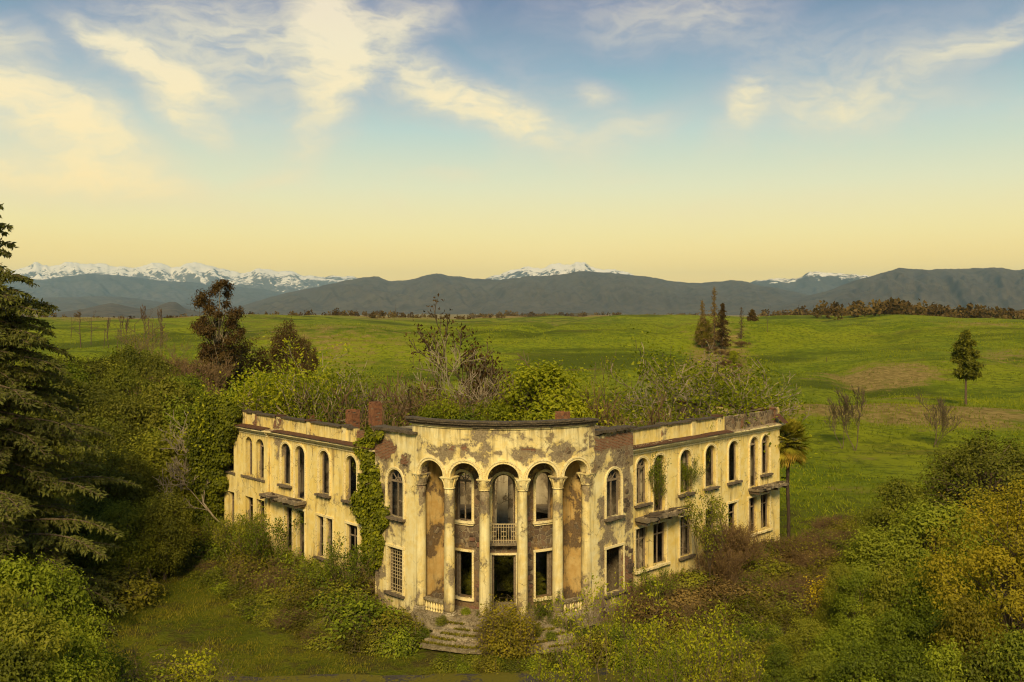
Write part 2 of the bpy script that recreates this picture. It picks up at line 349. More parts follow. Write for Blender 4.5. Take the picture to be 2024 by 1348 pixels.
def ground_mat():
    m, g = mat_new('meadow_ground'); pos = g.n('ShaderNodeNewGeometry').outputs['Position']
    dry = g.attr('dry'); yard = g.attr('yard')
    n0 = g.noise(pos, .028, 5, .6, .4); n1 = g.noise(pos, .16, 5, .62); n2 = g.noise(pos, .62, 6, .7); n3 = g.noise(pos, 4.5, 4, .65)
    c = g.mix(g.ss(n1, .34, .66), (.112, .150, .006), (.200, .235, .008))
    c = g.mix(g.ss(n0, .40, .62, 0, .7), c, (.255, .265, .010))
    nb = g.noise(g.vmul(pos, (.008, .024, 0)), 1.0, 6, .6, .8); c = g.mix(g.ss(nb, .50, .62, 0, .85), c, (.062, .078, .005)); c = g.mix(g.ss(nb, .47, .36, 0, .6), c, (.25, .27, .009)); c = g.mix(g.ss(g.noise(g.vmul(pos, (.014, .05, 0)), 1.0, 6, .65, .5), .56, .68, 0, .7), c, (.15, .105, .022))
    c = g.mix(g.ss(n2, .46, .62, 0, .72), c, (.055, .070, .005))
    c = g.mix(g.ss(n3, .50, .75, 0, .35), c, (.22, .22, .02))
    tan = g.mix(g.ss(n2, .35, .65), (.16, .105, .030), (.34, .24, .075))
    e = g.m('ADD', dry, g.m('ADD', g.m('MULTIPLY', g.m('SUBTRACT', n1, .5), 1.3), g.m('MULTIPLY', g.m('SUBTRACT', n2, .5), .5)))
    c = g.mix(g.ss(e, .24, .62, 0, .95), c, tan)
    yc = g.mix(g.ss(n1, .4, .6), (.085, .098, .007), (.125, .130, .009)); yc = g.mix(g.ss(n2, .47, .63, 0, .9), yc, (.075, .058, .016))
    yc = g.mix(g.ss(n3, .5, .75, 0, .4), yc, (.15, .125, .03))
    c = g.mix(yard, c, yc)
    h = g.m('ADD', g.m('MULTIPLY', n2, 1.0), g.m('MULTIPLY', n3, .35))
    finish(g, c, .95, h, 1.0, .5, .05); return m
GROUND = ground_mat()
ground()

# ------------------------------------------------------------------ mountains
def mountain_mat(name, lo, hi, snowline, soft, amt):
    m, g = mat_new(name); pos = g.n('ShaderNodeNewGeometry').outputs['Position']; nor = g.n('ShaderNodeNewGeometry').outputs['Normal']
    z = g.n('ShaderNodeSeparateXYZ', {0: pos}).outputs[2]; nz = g.n('ShaderNodeSeparateXYZ', {0: nor}).outputs[2]
    n = g.noise(pos, .0009, 8, .7); n2 = g.noise(pos, .0045, 6, .7)
    c = g.mix(g.ss(n, .35, .65), lo, hi); c = g.mix(g.ss(n2, .42, .68, 0, .6), c, tuple(k * .45 for k in lo))
    if amt:
        e = g.m('ADD', g.m('DIVIDE', g.m('SUBTRACT', z, snowline), soft), g.m('MULTIPLY', g.m('SUBTRACT', n, .5), 3.4))
        e = g.m('ADD', e, g.m('MULTIPLY', g.m('SUBTRACT', n2, .5), 4.2))
        e = g.m('ADD', e, g.m('MULTIPLY', g.m('SUBTRACT', nz, .85), 3.0))
        c = g.mix(g.ss(e, .1, .3, 0, amt), c, (.88, .78, .62))
    finish(g, c, .95, n2, .5, 30, .05); return m

def mountain(name, prof, D, mat, seed, rough=1.0, depth=.32, spur=.22, z0=-32):
    """ridge line from (column, row) marks at distance D; slopes with spurs and gullies fall towards the viewer and behind"""
    prof = sorted(prof); p0, p1 = prof[0][0], prof[-1][0]
    n = max(60, int((p1 - p0) / 3.2)); px = np.linspace(p0, p1, n)
    ctl = np.array(prof, float)
    py = np.interp(px, ctl[:, 0], ctl[:, 1])
    k = np.ones(5) / 5; py = np.convolve(np.pad(py, 2, 'edge'), k, 'valid')
    hz = H + (HZ - py) / F * D - z0
    jag = (fbm(px / 34, px * 0, seed, 5, .62) - .5) * rough
    hz = hz * (1 + jag * .17)
    taper = np.clip(np.minimum(px - p0, p1 - px) / 30, 0, 1); hz = np.maximum(hz * (.2 + .8 * taper), 1)
    vs = np.concatenate([np.linspace(0, 1, 46), np.linspace(1, 2, 12)[1:]])
    S = (px - CX) / F
    A, V = np.meshgrid(px, vs)
    vf = np.minimum(V, 1); vb = np.maximum(V - 1, 0)
    Yd = D * (1 - depth * (1 - vf) + depth * .7 * vb)
    base = vf ** 1.25 * (1 - vb) ** 1.1
    rn = 1 - np.abs(fbm(A / 60 + vf * 1.3, vf * 1.6 + A / 160, seed + 5, 5, .58) * 2 - 1) * 1.5
    rn2 = fbm(A / 12, V * 7, seed + 9, 4, .6) - .5
    prox = np.sin(np.pi * np.clip(vf, 0, 1)) ** .8
    hh = hz[None] * np.clip(base + spur * prox * (rn - .45) + .10 * rn2 * (prox + .12 * rough * 0), 0, 1.02 + 0 * base)
    hh = np.minimum(hh, hz[None] * (.02 + .98 * np.clip(vf * 1.35, 0, 1)))
    v = np.stack([S[None] * Yd, Yd, z0 + hh], -1).reshape(-1, 3)
    m = n; i = (np.arange(len(vs) - 1)[:, None] * m + np.arange(m - 1)[None]).ravel()
    f = np.stack([i, i + 1, i + m + 1, i + m], 1)
    return obj(name, new_mesh(name, v, [f], None, True, mat), kind='structure')

M_FOREST = mountain_mat('forest_slope', (.085, .066, .046), (.115, .090, .058), 0, 1, 0)
M_SNOW = mountain_mat('snow_slope', (.12, .105, .09), (.17, .15, .125), 1020, 620, 1)
M_SNOWC = mountain_mat('snow_peak', (.085, .07, .06), (.12, .10, .085), 900, 620, 1)
M_SNOWR = mountain_mat('snow_patch', (.08, .07, .055), (.11, .095, .075), 790, 260, 1)
M_GREY = mountain_mat('grey_slope', (.09, .08, .065), (.13, .11, .09), 1000, 90, 1)
M_HILL = mountain_mat('scrub_hill', (.075, .060, .028), (.14, .11, .05), 0, 1, 0)
mountain('snowy_range', [(-260, 520), (-120, 512), (0, 540), (30, 533), (75, 521), (105, 522), (130, 519), (175, 521), (215, 526), (260, 532), (300, 520), (318, 519), (345, 528), (392, 518), (430, 529), (480, 537), (505, 533), (540, 534),
         (575, 538), (600, 547), (630, 548), (655, 543), (690, 544), (715, 552), (760, 565), (860, 590)], 30000, M_SNOW, 7, 1.0, .3, .26)
mountain('grey_range', [(-300, 552), (-100, 560), (60, 556), (120, 546), (190, 541), (245, 544), (300, 552), (380, 558), (450, 566), (520, 570), (600, 590), (700, 612)], 23000, M_GREY, 21, .5, .3)
mountain('snowy_peak', [(880, 590), (940, 554), (985, 545), (1010, 534), (1040, 527), (1065, 530), (1095, 517), (1130, 516), (1160, 524), (1190, 529), (1222, 537), (1270, 548), (1350, 560), (1450, 590)], 26000, M_SNOWC, 33, 1.2, .3, .3)
mountain('patchy_peak', [(1400, 590), (1490, 558), (1530, 551), (1580, 546), (1605, 535), (1640, 539), (1680, 545), (1740, 546), (1850, 560), (2000, 590)], 20000, M_SNOWR, 41, 1.1, .3, .3)
mountain('forested_ridge', [(420, 622), (490, 600), (560, 580), (620, 567), (690, 552), (745, 545), (770, 556), (800, 553), (870, 540), (930, 550), (985, 553), (1040, 546), (1090, 545), (1150, 536), (1220, 540), (1290, 547),
         (1340, 556), (1385, 559), (1440, 553), (1475, 558), (1540, 570), (1620, 588), (1760, 612)], 14500, M_FOREST, 55, .6, .34, .34)
mountain('forested_ridge', [(1420, 615), (1520, 598), (1600, 584), (1650, 570), (1690, 555), (1740, 540), (1775, 529), (1822, 533), (1900, 531), (1960, 530), (2024, 533), (2120, 524), (2240, 535), (2400, 560)], 12500, M_FOREST, 63, .55, .34, .34)
mountain('foothill', [(-80, 600), (20, 590), (110, 588), (180, 585), (240, 586), (300, 594), (380, 606), (460, 616)], 16000, M_FOREST, 71, .5, .3)
mountain('foothill', [(80, 622), (150, 613), (185, 606), (220, 598), (255, 606), (295, 612), (318, 602), (338, 596), (352, 598), (364, 610), (420, 620)], 8000, M_FOREST, 77, .5, .3)
mountain('low_hill', [(920, 636), (970, 631), (1010, 627), (1060, 619), (1110, 622), (1150, 618), (1210, 625), (1270, 622), (1340, 630), (1420, 636)], 3800, M_HILL, 81, 1.2, .35)
mountain('low_hill', [(1830, 640), (1900, 626), (1950, 617), (2024, 611), (2100, 606), (2250, 612)], 3000, M_HILL, 87, 1.0, .35)
# ------------------------------------------------------------------ the ruin: rounded corner pavilion with a five-arch portico and two wings at right angles
from mathutils import Matrix
R2 = math.sqrt(.5)
class Flat:
    def __init__(s, O, U, N): s.O, s.U, s.N = O, U, N
    def map(s, u, z, d=0.0): return (s.O[0] + s.U[0] * u + s.N[0] * d, s.O[1] + s.U[1] * u + s.N[1] * d, z)
    def upx(s, px): k = (px - CX) / F; return (k * s.O[1] - s.O[0]) / (s.U[0] - k * s.U[1])
    def zpy(s, u, py): return H - (py - HZ) / F * (s.O[1] + s.U[1] * u)
    def rot(s, u): return math.atan2(s.U[1], s.U[0])
class Arc:
    def __init__(s, C, R): s.C, s.R = C, R
    def map(s, u, z, d=0.0):
        a = u / s.R; r = s.R - d; return (s.C[0] + r * math.sin(a), s.C[1] - r * math.cos(a), z)
    def rot(s, u): return u / s.R

PC = (-.46, 56.37); R0 = 6.95; STEP = math.radians(17.5); AE = STEP * 2.5
def polar(r, a): return (PC[0] + r * math.sin(a), PC[1] - r * math.cos(a))
FL = 3.9
lf = Flat(polar(R0, -AE), (-R2, R2), (R2, R2)); rf = Flat(polar(R0, AE), (R2, R2), (-R2, R2))
e = lf.map(FL, 0, .85); lw = Flat((e[0], e[1]), lf.U, lf.N)
e = rf.map(FL, 0, 1.05); rw = Flat((e[0], e[1]), rf.U, rf.N)
arcF = Arc(PC, R0); arcB = Arc(PC, 4.95)
LWL = lw.upx(415); RWL = rw.upx(1541); LBLK = lw.upx(533)      # wing lengths; the left wing's end block starts at LBLK

ROOT = thing('ruined_building', 'long yellow ruined two-storey building with a rounded arcaded portico between two wings', 'building', (PC[0], PC[1], -1))
def bobj(o):
    if o.parent == ROOT: o.matrix_parent_inverse = Matrix.Translation((-PC[0], -PC[1], 1))
    return o
def part(mb, name, mat, parent=ROOT, **kw): return bobj(mb.build(name, mat, parent, **kw))

rng = random.Random(4)
def inpoly(pts, poly):
    x, y = pts[:, 0], pts[:, 1]; ins = np.zeros(len(pts), bool); q = np.asarray(poly); n = len(q); j = n - 1
    for i in range(n):
        xi, yi = q[i]; xj, yj = q[j]
        c = ((yi > y) != (yj > y)) & (x < (xj - xi) * (y - yi) / ((yj - yi) if yj != yi else 1e-9) + xi)
        ins ^= c; j = i
    return ins
def dens(poly, s):
    out = []
    for (a, b) in zip(poly, poly[1:] + poly[:1]):
        k = max(1, int(math.hypot(b[0] - a[0], b[1] - a[1]) / s))
        out += [(a[0] + (b[0] - a[0]) * i / k, a[1] + (b[1] - a[1]) * i / k) for i in range(k)]
    return out
def arch(u0, u1, z0, z1, n=14):
    r = (u1 - u0) / 2; c = (u0 + u1) / 2; zs = z1 - r
    return [(u0, z0), (u1, z0)] + [(c + r * math.cos(math.pi * i / n), zs + r * math.sin(math.pi * i / n)) for i in range(n + 1)]
def rect(u0, u1, z0, z1): return [(u0, z0), (u1, z0), (u1, z1), (u0, z1)]
def rough(poly, amp, seed=0):
    r = random.Random(seed); return [(u + r.uniform(-amp, amp), z + r.uniform(-amp, amp)) for u, z in poly]

def panel(name, w, outline, holes, thick, mat, parent=ROOT, blobs=(), wear0=0.0, grid=.4, bump=.012, backwear=.5, **kw):
    loops = [dens(outline, .3)] + [dens(h, .3) for h in holes]
    pts = []; edges = []
    for lp in loops:
        b = len(pts); pts += lp; edges += [(b + i, b + (i + 1) % len(lp)) for i in range(len(lp))]
    nb = len(pts); pa = np.array(pts)
    u0, z0 = pa.min(0); u1, z1 = pa.max(0)
    gu, gv = np.meshgrid(np.arange(u0 + grid / 2, u1, grid), np.arange(z0 + grid / 2, z1, grid))
    gp = np.stack([gu.ravel(), gv.ravel()], 1) + np.random.default_rng(1).uniform(-.08, .08, (gu.size, 2))
    ok = inpoly(gp, loops[0])
    for h in loops[1:]: ok &= ~inpoly(gp, h)
    gp = gp[ok]
    if len(gp): gp = gp[np.sqrt(((gp[:, None] - pa[None]) ** 2).sum(-1)).min(1) > .1]
    allp = [Vector(p) for p in pts] + [Vector(p) for p in gp]
    vs, _, fs, ov, _, _ = geometry.delaunay_2d_cdt(allp, edges, [], 0, 1e-5)
    v2 = np.array([(v.x, v.y) for v in vs]); f2 = np.array([f for f in fs if len(f) == 3])
    cen = v2[f2].mean(1); ok = inpoly(cen, loops[0])
    for h in loops[1:]: ok &= ~inpoly(cen, h)
    f2 = f2[ok]; inv = {}
    for i, l in enumerate(ov):
        for k in l: inv[k] = i
    a, b, c = v2[f2[:, 0]], v2[f2[:, 1]], v2[f2[:, 2]]
    fl = ((b[:, 0] - a[:, 0]) * (c[:, 1] - a[:, 1]) - (b[:, 1] - a[:, 1]) * (c[:, 0] - a[:, 0])) < 0
    f2[fl] = f2[fl][:, ::-1]
    n = len(v2); dn = (fbm(v2[:, 0] * 1.3, v2[:, 1] * 1.3, 8, 3) - .5) * 2 * bump
    V = [w.map(u, z, d) for (u, z), d in zip(v2, dn)] + [w.map(u, z, thick) for u, z in v2]
    quads = []
    for bidx, lp in zip(np.cumsum([0] + [len(l) for l in loops[:-1]]), loops):
        for i in range(len(lp)):
            p, q = inv[bidx + i], inv[bidx + (i + 1) % len(lp)]; quads.append((p, q, q + n, p + n))
    we = np.full(n, wear0); br = np.zeros(n)
    for (bu, bz, ru, rz, am, bk) in blobs:
        q = np.exp(-(((v2[:, 0] - bu) / ru) ** 2 + ((v2[:, 1] - bz) / rz) ** 2))
        we += am * q; br = np.maximum(br, bk * (q > .3))
    gm = np.zeros(n)
    for h in holes:
        q = np.array(h); a0, a1, b0 = q[:, 0].min(), q[:, 0].max(), q[:, 1].min(); inu = sstep(.35, .1, np.maximum(a0 - v2[:, 0], v2[:, 0] - a1))
        gm = np.maximum(gm, inu * (v2[:, 1] < b0 + .02) * np.exp(-(b0 - v2[:, 1]) / .7) * .9)
    gm = np.maximum(gm, .8 * np.exp(-(z1 - v2[:, 1]) / .45)); gm = np.maximum(gm, .8 * np.exp(-np.maximum(v2[:, 1] + .9, 0) / .7))
    uzd = np.concatenate([np.c_[v2, dn], np.c_[v2, np.full(n, thick)]])
    me = new_mesh(name, V, [f2, f2[:, ::-1] + n, np.array(quads)], {'wear': np.r_[we, np.full(n, backwear)], 'brick': np.r_[br, br * 0], 'grime': np.r_[gm, gm * 0 + .4], 'uzd': uzd}, False, mat)
    return bobj(obj(name, me, parent, **kw))

def boxw(mb, w, u0, u1, z0, z1, d0, d1, j=0.0, seg=.5):
    """box in wall coordinates (d<0 stands proud), split along u so it follows a curve; j roughens it"""
    k = max(1, int(abs(u1 - u0) / seg)) if (isinstance(w, Arc) or j) else 1
    us = [u0 + (u1 - u0) * i / k for i in range(k + 1)]; r = lambda: rng.uniform(-j, j)
    vs, uv = [], []
    for u in us:
        for (d, z) in ((d0, z0), (d1, z0), (d1, z1), (d0, z1)):
            uu, zz, dd = u + r() * .5, z + r(), d + r(); vs.append(w.map(uu, zz, dd)); uv.append((uu, zz, dd))
    fs = [(3, 2, 1, 0)] + [(4 * k, 4 * k + 1, 4 * k + 2, 4 * k + 3)]
    for i in range(k):
        for c in range(4): a = 4 * i + c; b = 4 * i + (c + 1) % 4; fs.append((a, b, b + 4, a + 4))
    mb.add(vs, fs, uv)
def barw(mb, w, a, b, t, d0, d1):
    """straight bar between two (u,z) points"""
    dx, dz = b[0] - a[0], b[1] - a[1]; L = math.hypot(dx, dz) or 1; nx, nz = -dz / L * t / 2, dx / L * t / 2
    q = [(a[0] - nx, a[1] - nz), (b[0] - nx, b[1] - nz), (b[0] + nx, b[1] + nz), (a[0] + nx, a[1] + nz)]
    mb.box8([w.map(*p, d0) for p in q] + [w.map(*p, d1) for p in q], [(*p, d0) for p in q] + [(*p, d1) for p in q])
def band(mb, w, inner, outer, d0, d1, closed=False):
    """moulding strip between two matching (u,z) polylines"""
    n = len(inner); vs = []; uv = []
    for p, q in zip(inner, outer):
        for (t, d) in ((p, d1), (p, d0), (q, d0), (q, d1)): vs.append(w.map(*t, d)); uv.append((*t, d))
    fs = []
    for i in range(n - 1 if not closed else n):
        j = (i + 1) % n
        for c in range(3): fs.append((4 * i + c, 4 * i + c + 1, 4 * j + c + 1, 4 * j + c))
    if not closed: fs += [(0, 1, 2, 3), (4 * n - 1, 4 * n - 2, 4 * n - 3, 4 * n - 4)]
    mb.add(vs, fs, uv)

def arched_window(w, u0, u1, z0, z1, sill=True, frame=1, dep=.2, mould=True, su=None, fan=True, mat=WOOD, door=False):
    r = (u1 - u0) / 2; c = (u0 + u1) / 2; zs = z1 - r; t = .06
    mb = MB(); n = 12
    arc = lambda rr: [(c + rr * math.cos(math.pi * i / n), zs + rr * math.sin(math.pi * i / n)) for i in range(n + 1)]
    i_, o_ = arc(r - t - .02), arc(r + .01)
    band(mb, w, [(u1 - t - .02, z0)] + i_ + [(u0 + t + .02, z0)], [(u1 + .01, z0)] + o_ + [(u0 - .01, z0)], dep, dep + .09)
    if frame >= 1:
        boxw(mb, w, u0, u1, zs - .05, zs + .05, dep - .01, dep + .08)
        if fan:
            hub = arc(r * .38); band(mb, w, arc(r * .32), hub, dep + .01, dep + .06)
            for k in (3, 6, 9) if frame > 1 else (4, 8): barw(mb, w, (c, zs), arc(r)[k], .035, dep + .015, dep + .055)
    if frame >= 2:
        boxw(mb, w, c - .03, c + .03, z0, zs, dep + .005, dep + .075)
        if rng.random() < .5: boxw(mb, w, u0, c, z0 + .9, z0 + .95, dep + .015, dep + .055)
    if frame == 1 and rng.random() < .6: barw(mb, w, (c + .05, z0), (c - .02, zs), .05, dep + .01, dep + .06)
    win = part(mb, 'window', mat)
    if mould:
        mb = MB(); lo = z0 if not door else z0
        band(mb, w, [(u1 + .02, lo)] + arc(r + .02) + [(u0 - .02, lo)], [(u1 + .15, lo)] + arc(r + .15) + [(u0 - .15, lo)], -.055, .06)
        band(mb, w, [(u1 + .10, lo)] + arc(r + .10) + [(u0 - .10, lo)], [(u1 + .17, lo)] + arc(r + .17) + [(u0 - .17, lo)], -.085, .05)
        part(mb, 'moulding', MLD, win)
    if sill:
        a, b = su or (u0 - .22, u1 + .22); mb = MB()
        boxw(mb, w, a, b, z0 - .13, z0 - .005, -.26, .12, .022, .12); boxw(mb, w, a + .08, b - .08, z0 - .22, z0 - .12, -.12, .1, .015, .2)
        part(mb, 'sill', SILL, win)
    return win

def square_window(w, u0, u1, z0, z1, sill=True, frame=1, dep=.2, mould=True, su=None, mat=WOOD, left=True, right=True):
    mb = MB(); c = (u0 + u1) / 2
    boxw(mb, w, u0 - .01, u0 + .07, z0, z1, dep, dep + .09); boxw(mb, w, u1 - .07, u1 + .01, z0, z1, dep, dep + .09)
    boxw(mb, w, u0 + .07, u1 - .07, z1 - .08, z1 + .01, dep, dep + .09)
    if frame >= 1: boxw(mb, w, u0 + .07, u1 - .07, z1 - .75, z1 - .68, dep + .01, dep + .08)
    if frame >= 2: boxw(mb, w, c - .03, c + .03, z0, z1 - .08, dep + .005, dep + .075)
    if frame >= 1 and rng.random() < .5: barw(mb, w, (u0 + .05, z0 + rng.uniform(.2, .9)), (u1 - .05, z0 + rng.uniform(.3, 1.4)), .04, dep + .02, dep + .06)
    win = part(mb, 'window', mat)
    if mould:
        mb = MB(); t = .13
        if left: boxw(mb, w, u0 - t, u0 - .015, z0, z1 + .015, -.05, .06)
        if right: boxw(mb, w, u1 + .015, u1 + t, z0, z1 + .015, -.05, .06)
        boxw(mb, w, u0 - t - .03, u1 + t + .03, z1 + .017, z1 + t + .02, -.075, .06)
        part(mb, 'moulding', MLD, win)
    if sill:
        a, b = su or (u0 - .2, u1 + .2); mb = MB()
        boxw(mb, w, a, b, z0 - .12, z0 - .005, -.2, .12, .02, .14); part(mb, 'sill', SILL, win)
    return win

# loose stones: a few lumpy blocks shared by every stone part
def lump(seed, rnd=.75):
    r = np.random.default_rng(seed); vs = []; idx = {}
    for x in (-1, 0, 1):
        for y in (-1, 0, 1):
            for z in (-1, 0, 1):
                if (x, y, z) != (0, 0, 0): idx[(x, y, z)] = len(vs); vs.append((x, y, z))
    v = np.array(vs, float); ln = np.linalg.norm(v, axis=1, keepdims=True); v = v * (1 - rnd * .35) + v / ln * rnd * .35 * 1.25
    v += r.uniform(-.10, .10, v.shape); fs = []
    for ax in range(3):
        for s in (-1, 1):
            o = [k for k in range(3) if k != ax]
            for a in (-1, 0):
                for b in (-1, 0):
                    q = []
                    for (da, db) in ((0, 0), (1, 0), (1, 1), (0, 1)):
                        p = [0, 0, 0]; p[ax] = s; p[o[0]] = a + da; p[o[1]] = b + db; q.append(idx[tuple(p)])
                    if (s > 0) == (ax == 1): q = q[::-1]
                    fs.append(q)
    return v, np.array(fs)
LUMPS = {m.name: [new_mesh('stone', *[x if k == 0 else [x] for k, x in enumerate(lump(s))], None, False, m) for s in range(5)] for m in (STONE, REDSTONE)}
def stones(w, parent, u0, u1, z0, z1, mats, holes=(), keep=.8, hmin=.18, hmax=.32, seed=0, mask=None, proud=.02):
    r = random.Random(seed); z = z0; k = 0
    while z < z1:
        h = r.uniform(hmin, hmax); u = u0 + r.uniform(-.15, 0)
        while u < u1:
            b = r.uniform(h * .9, h * 1.9); cu, cz = u + b / 2, z + h / 2 + r.uniform(-.03, .03); u += b + .025
            if cu + b / 2 > u1 + .05 or r.random() > keep: continue
            if any(cu + b / 2 > a and cu - b / 2 < c and cz + h / 2 > e_ and cz - h / 2 < f for a, c, e_, f in holes): continue
            if mask is not None and mask(cu, cz) < .5: continue
            o = obj('stone', r.choice(LUMPS[r.choice(mats).name]), parent)
            o.location = w.map(cu, cz, -proud + .06); o.rotation_euler = (r.uniform(-.05, .05), r.uniform(-.06, .06), w.rot(cu) + r.uniform(-.05, .05))
            o.scale = (b / 2 * .97, .10 + r.uniform(-.015, .03), h / 2 * .95); k += 1
        z += h + .02
    return k

Z_UT, Z_US, Z_LH, Z_LS = 7.66, 4.87, 3.40, .76      # window levels: upper crown and sill, lower head and sill
# ---- wings ---------------------------------------------------------------
def wing(w, L, ups, los, blobs, wear0, side):
    holes = [arch(u0, u1, z0, Z_UT) for u0, u1, z0 in ups] + [rect(u0, u1, z0, Z_LH) for u0, u1, z0 in los]
    wall = panel('wall', w, rect(-.04, L, -1.6, 8.1), holes, .32, YEL, blobs=blobs, wear0=wear0, label='peeling yellow %s wing front wall' % side)
    return wall
def ul(px): return lw.upx(px)
def ur(px): return rw.upx(px)
def uu(f, a, b): x, y = f(a), f(b); return (min(x, y), max(x, y))
l_up = [(*uu(ul, a, b), z) for a, b, z in [(446, 466, Z_US), (489, 502.5, Z_US), (509.5, 525.5, Z_US), (557, 574.5, Z_US), (584, 602.5, 4.12), (632, 651, Z_US), (684, 705, Z_US), (712, 731, Z_US)]]
l_lo = [(*uu(ul, a, b), z) for a, b, z in [(435, 447.5, .6), (454, 467, .6), (488, 504, .7), (510, 526, .7), (562.5, 577.5, .55), (588, 602, .1), (627, 640, Z_LS), (645, 657.5, Z_LS), (685, 707, Z_LS), (713.5, 725, Z_LS)]]
r_up = [(*uu(ur, a, b), z) for a, b, z in [(1257.5, 1280, Z_US), (1292, 1314, 4.12), (1344, 1366, Z_US), (1394, 1414, Z_US), (1440, 1459, Z_US), (1482, 1498, 4.12), (1505, 1520, Z_US)]]
r_lo = [(*uu(ur, a, b), z) for a, b, z in [(1256.5, 1280, .85), (1291.5, 1317, .85), (1344, 1367, .8), (1394, 1414, .8), (1439, 1456, .8), (1480, 1496, .9), (1504, 1521, .9)]]
LB = [(ul(552), 6.6, .9, 1.6, .42, 0), (ul(560), 4.4, 1.0, .7, .40, 0), (ul(660), 5.6, .5, 1.2, .30, 0), (ul(676), 4.6, 1.2, .5, .34, 0), (ul(720), 4.2, 1.2, 1.2, .32, 0), (ul(640), .2, 2.0, .5, .42, 0),
      (ul(600), -.8, 9, .8, .42, 0), (ul(665), 7.6, 1.6, .4, .34, 0), (ul(545), 8.0, .8, .3, .4, 0), (ul(470), 4.2, .9, .5, .28, 0), (ul(660), -.9, 2.5, .5, .3, 1), (ul(620), 3.9, 1.5, .35, .2, 0)]
RB = [(ur(1275), 4.0, 1.4, .8, .48, 0), (ur(1275), .2, 1.6, .6, .62, 0), (ur(1475), 5.2, .5, 1.0, .44, 0), (ur(1530), 4.6, .9, 3.2, .52, 0), (ur(1480), .0, 5.0, .55, .40, 0), (ur(1530), -1.0, 5, .6, .55, 0),
      (ur(1480), 7.9, .7, .25, .35, 0), (ur(1400), 3.2, 2.2, 1.2, .1, 0), (ur(1430), .9, 3.0, 1.0, .25, 0), (ur(1385), 4.5, .5, .3, .3, 0), (ur(1300), -.9, 6, .6, .45, 0), (ur(1262), 5.9, .4, 1.5, .2, 0)]
wl = wing(lw, LWL, l_up, l_lo, LB, -.06, 'left'); wr = wing(rw, RWL, r_up, r_lo, RB, -.20, 'right')
FRM = [0, 2, 2, 0, 0, 0, 0, 0]
for k, (a, b, z) in enumerate(l_up):
    arched_window(lw, a, b, z, Z_UT, sill=(k in (0, 3, 5, 6)), frame=FRM[k], mould=True, door=(k == 4))
mb = MB(); boxw(mb, lw, *uu(ul, 482, 528), Z_US - .14, Z_US - .006, -.26, .1, .02, .12); boxw(mb, lw, *uu(ul, 484, 526), Z_US - .22, Z_US - .13, -.12, .1, .01, .3); part(mb, 'sill', SILL)
for k, (a, b, z) in enumerate(l_lo):
    square_window(lw, a, b, z, Z_LH, sill=(k in (6, 7, 8)), frame=(0, 1, 1, 0, 0, 0, 1, 0, 2, 0)[k], left=True, right=True)
FRM = [2, 1, 0, 0, 0, 1, 1]
for k, (a, b, z) in enumerate(r_up):
    arched_window(rw, a, b, z, Z_UT, sill=(k not in (1, 5)), frame=FRM[k], door=(k in (1, 5)))
for k, (a, b, z) in enumerate(r_lo):
    square_window(rw, a, b, z, Z_LH, sill=(k in (2, 3, 4)), frame=(2, 2, 2, 1, 1, 2, 2)[k], left=k not in (1, 6), right=k not in (0, 5))
for a, b in ((1253, 1321), (1477, 1524)):
    mb = MB(); boxw(mb, rw, *uu(ur, a, b), .72, .845, -.2, .1, .015, .2); part(mb, 'sill', MLD)
# end block of the left wing: a thickened skin 20 cm proud
eb_h = [arch(a, b, z, Z_UT) for a, b, z in l_up[:3]] + [rect(a, b, z, Z_LH) for a, b, z in l_lo[:4]]
lwp = Flat(lw.map(0, 0, -.16)[:2], lw.U, lw.N)
panel('wall', lwp, rect(LBLK, LWL + .05, -1.6, 8.1), eb_h, .148, YEL, wear0=-.24, blobs=[(ul(470), 4.3, .9, .5, .42, 0), (ul(500), 4.2, .5, .35, .40, 0), (ul(440), -.6, 5, .8, .5, 0)], label='smooth yellow end block of the left wing')
# cornice, rusty sheets and parapet along each wing
def crown(w, segs, sheets, seed, pw):
    r = random.Random(seed)
    for (a, b, pr) in segs:
        mb = MB()
        boxw(mb, w, a, b, 7.92, 8.0, -.05 - pr, .0 - pr, .006); boxw(mb, w, a, b, 8.07, 8.17, -.12 - pr, .02 - pr, .006, .6)
        boxw(mb, w, a - .02, b, 8.174, 8.27, -.24 - pr, .03 - pr, .008, .6); boxw(mb, w, a - .04, b + .02, 8.274, 8.36, -.40 - pr, .3, .012, .4)
        part(mb, 'cornice', MLD)
    for (a, b, pr) in sheets:
        u = a
        while u < b - .3:
            n = min(b, u + r.uniform(1.1, 1.7)); t = r.uniform(-.015, .02); mb = MB(); lift = r.uniform(.0, .03)
            q = [(u, 8.40 + lift, -.50 - pr), (n - .015, 8.40 + lift + t, -.50 - pr), (n - .015, 8.49 + t, .10), (u, 8.49, .10)]
            mb.box8([w.map(x, z - .012, d) for x, z, d in q] + [w.map(x, z + .012, d) for x, z, d in q]); part(mb, 'roof_sheet', RUST); u = n
crown(lw, [(-.2, LBLK - .02, 0), (LBLK, LWL + .1, .16)], [(.8, LBLK - .9, 0), (LBLK + .1, LWL, .16)], 3, None)
crown(rw, [(-.2, RWL + .1, 0)], [(.2, ur(1440), 0)], 5, None)
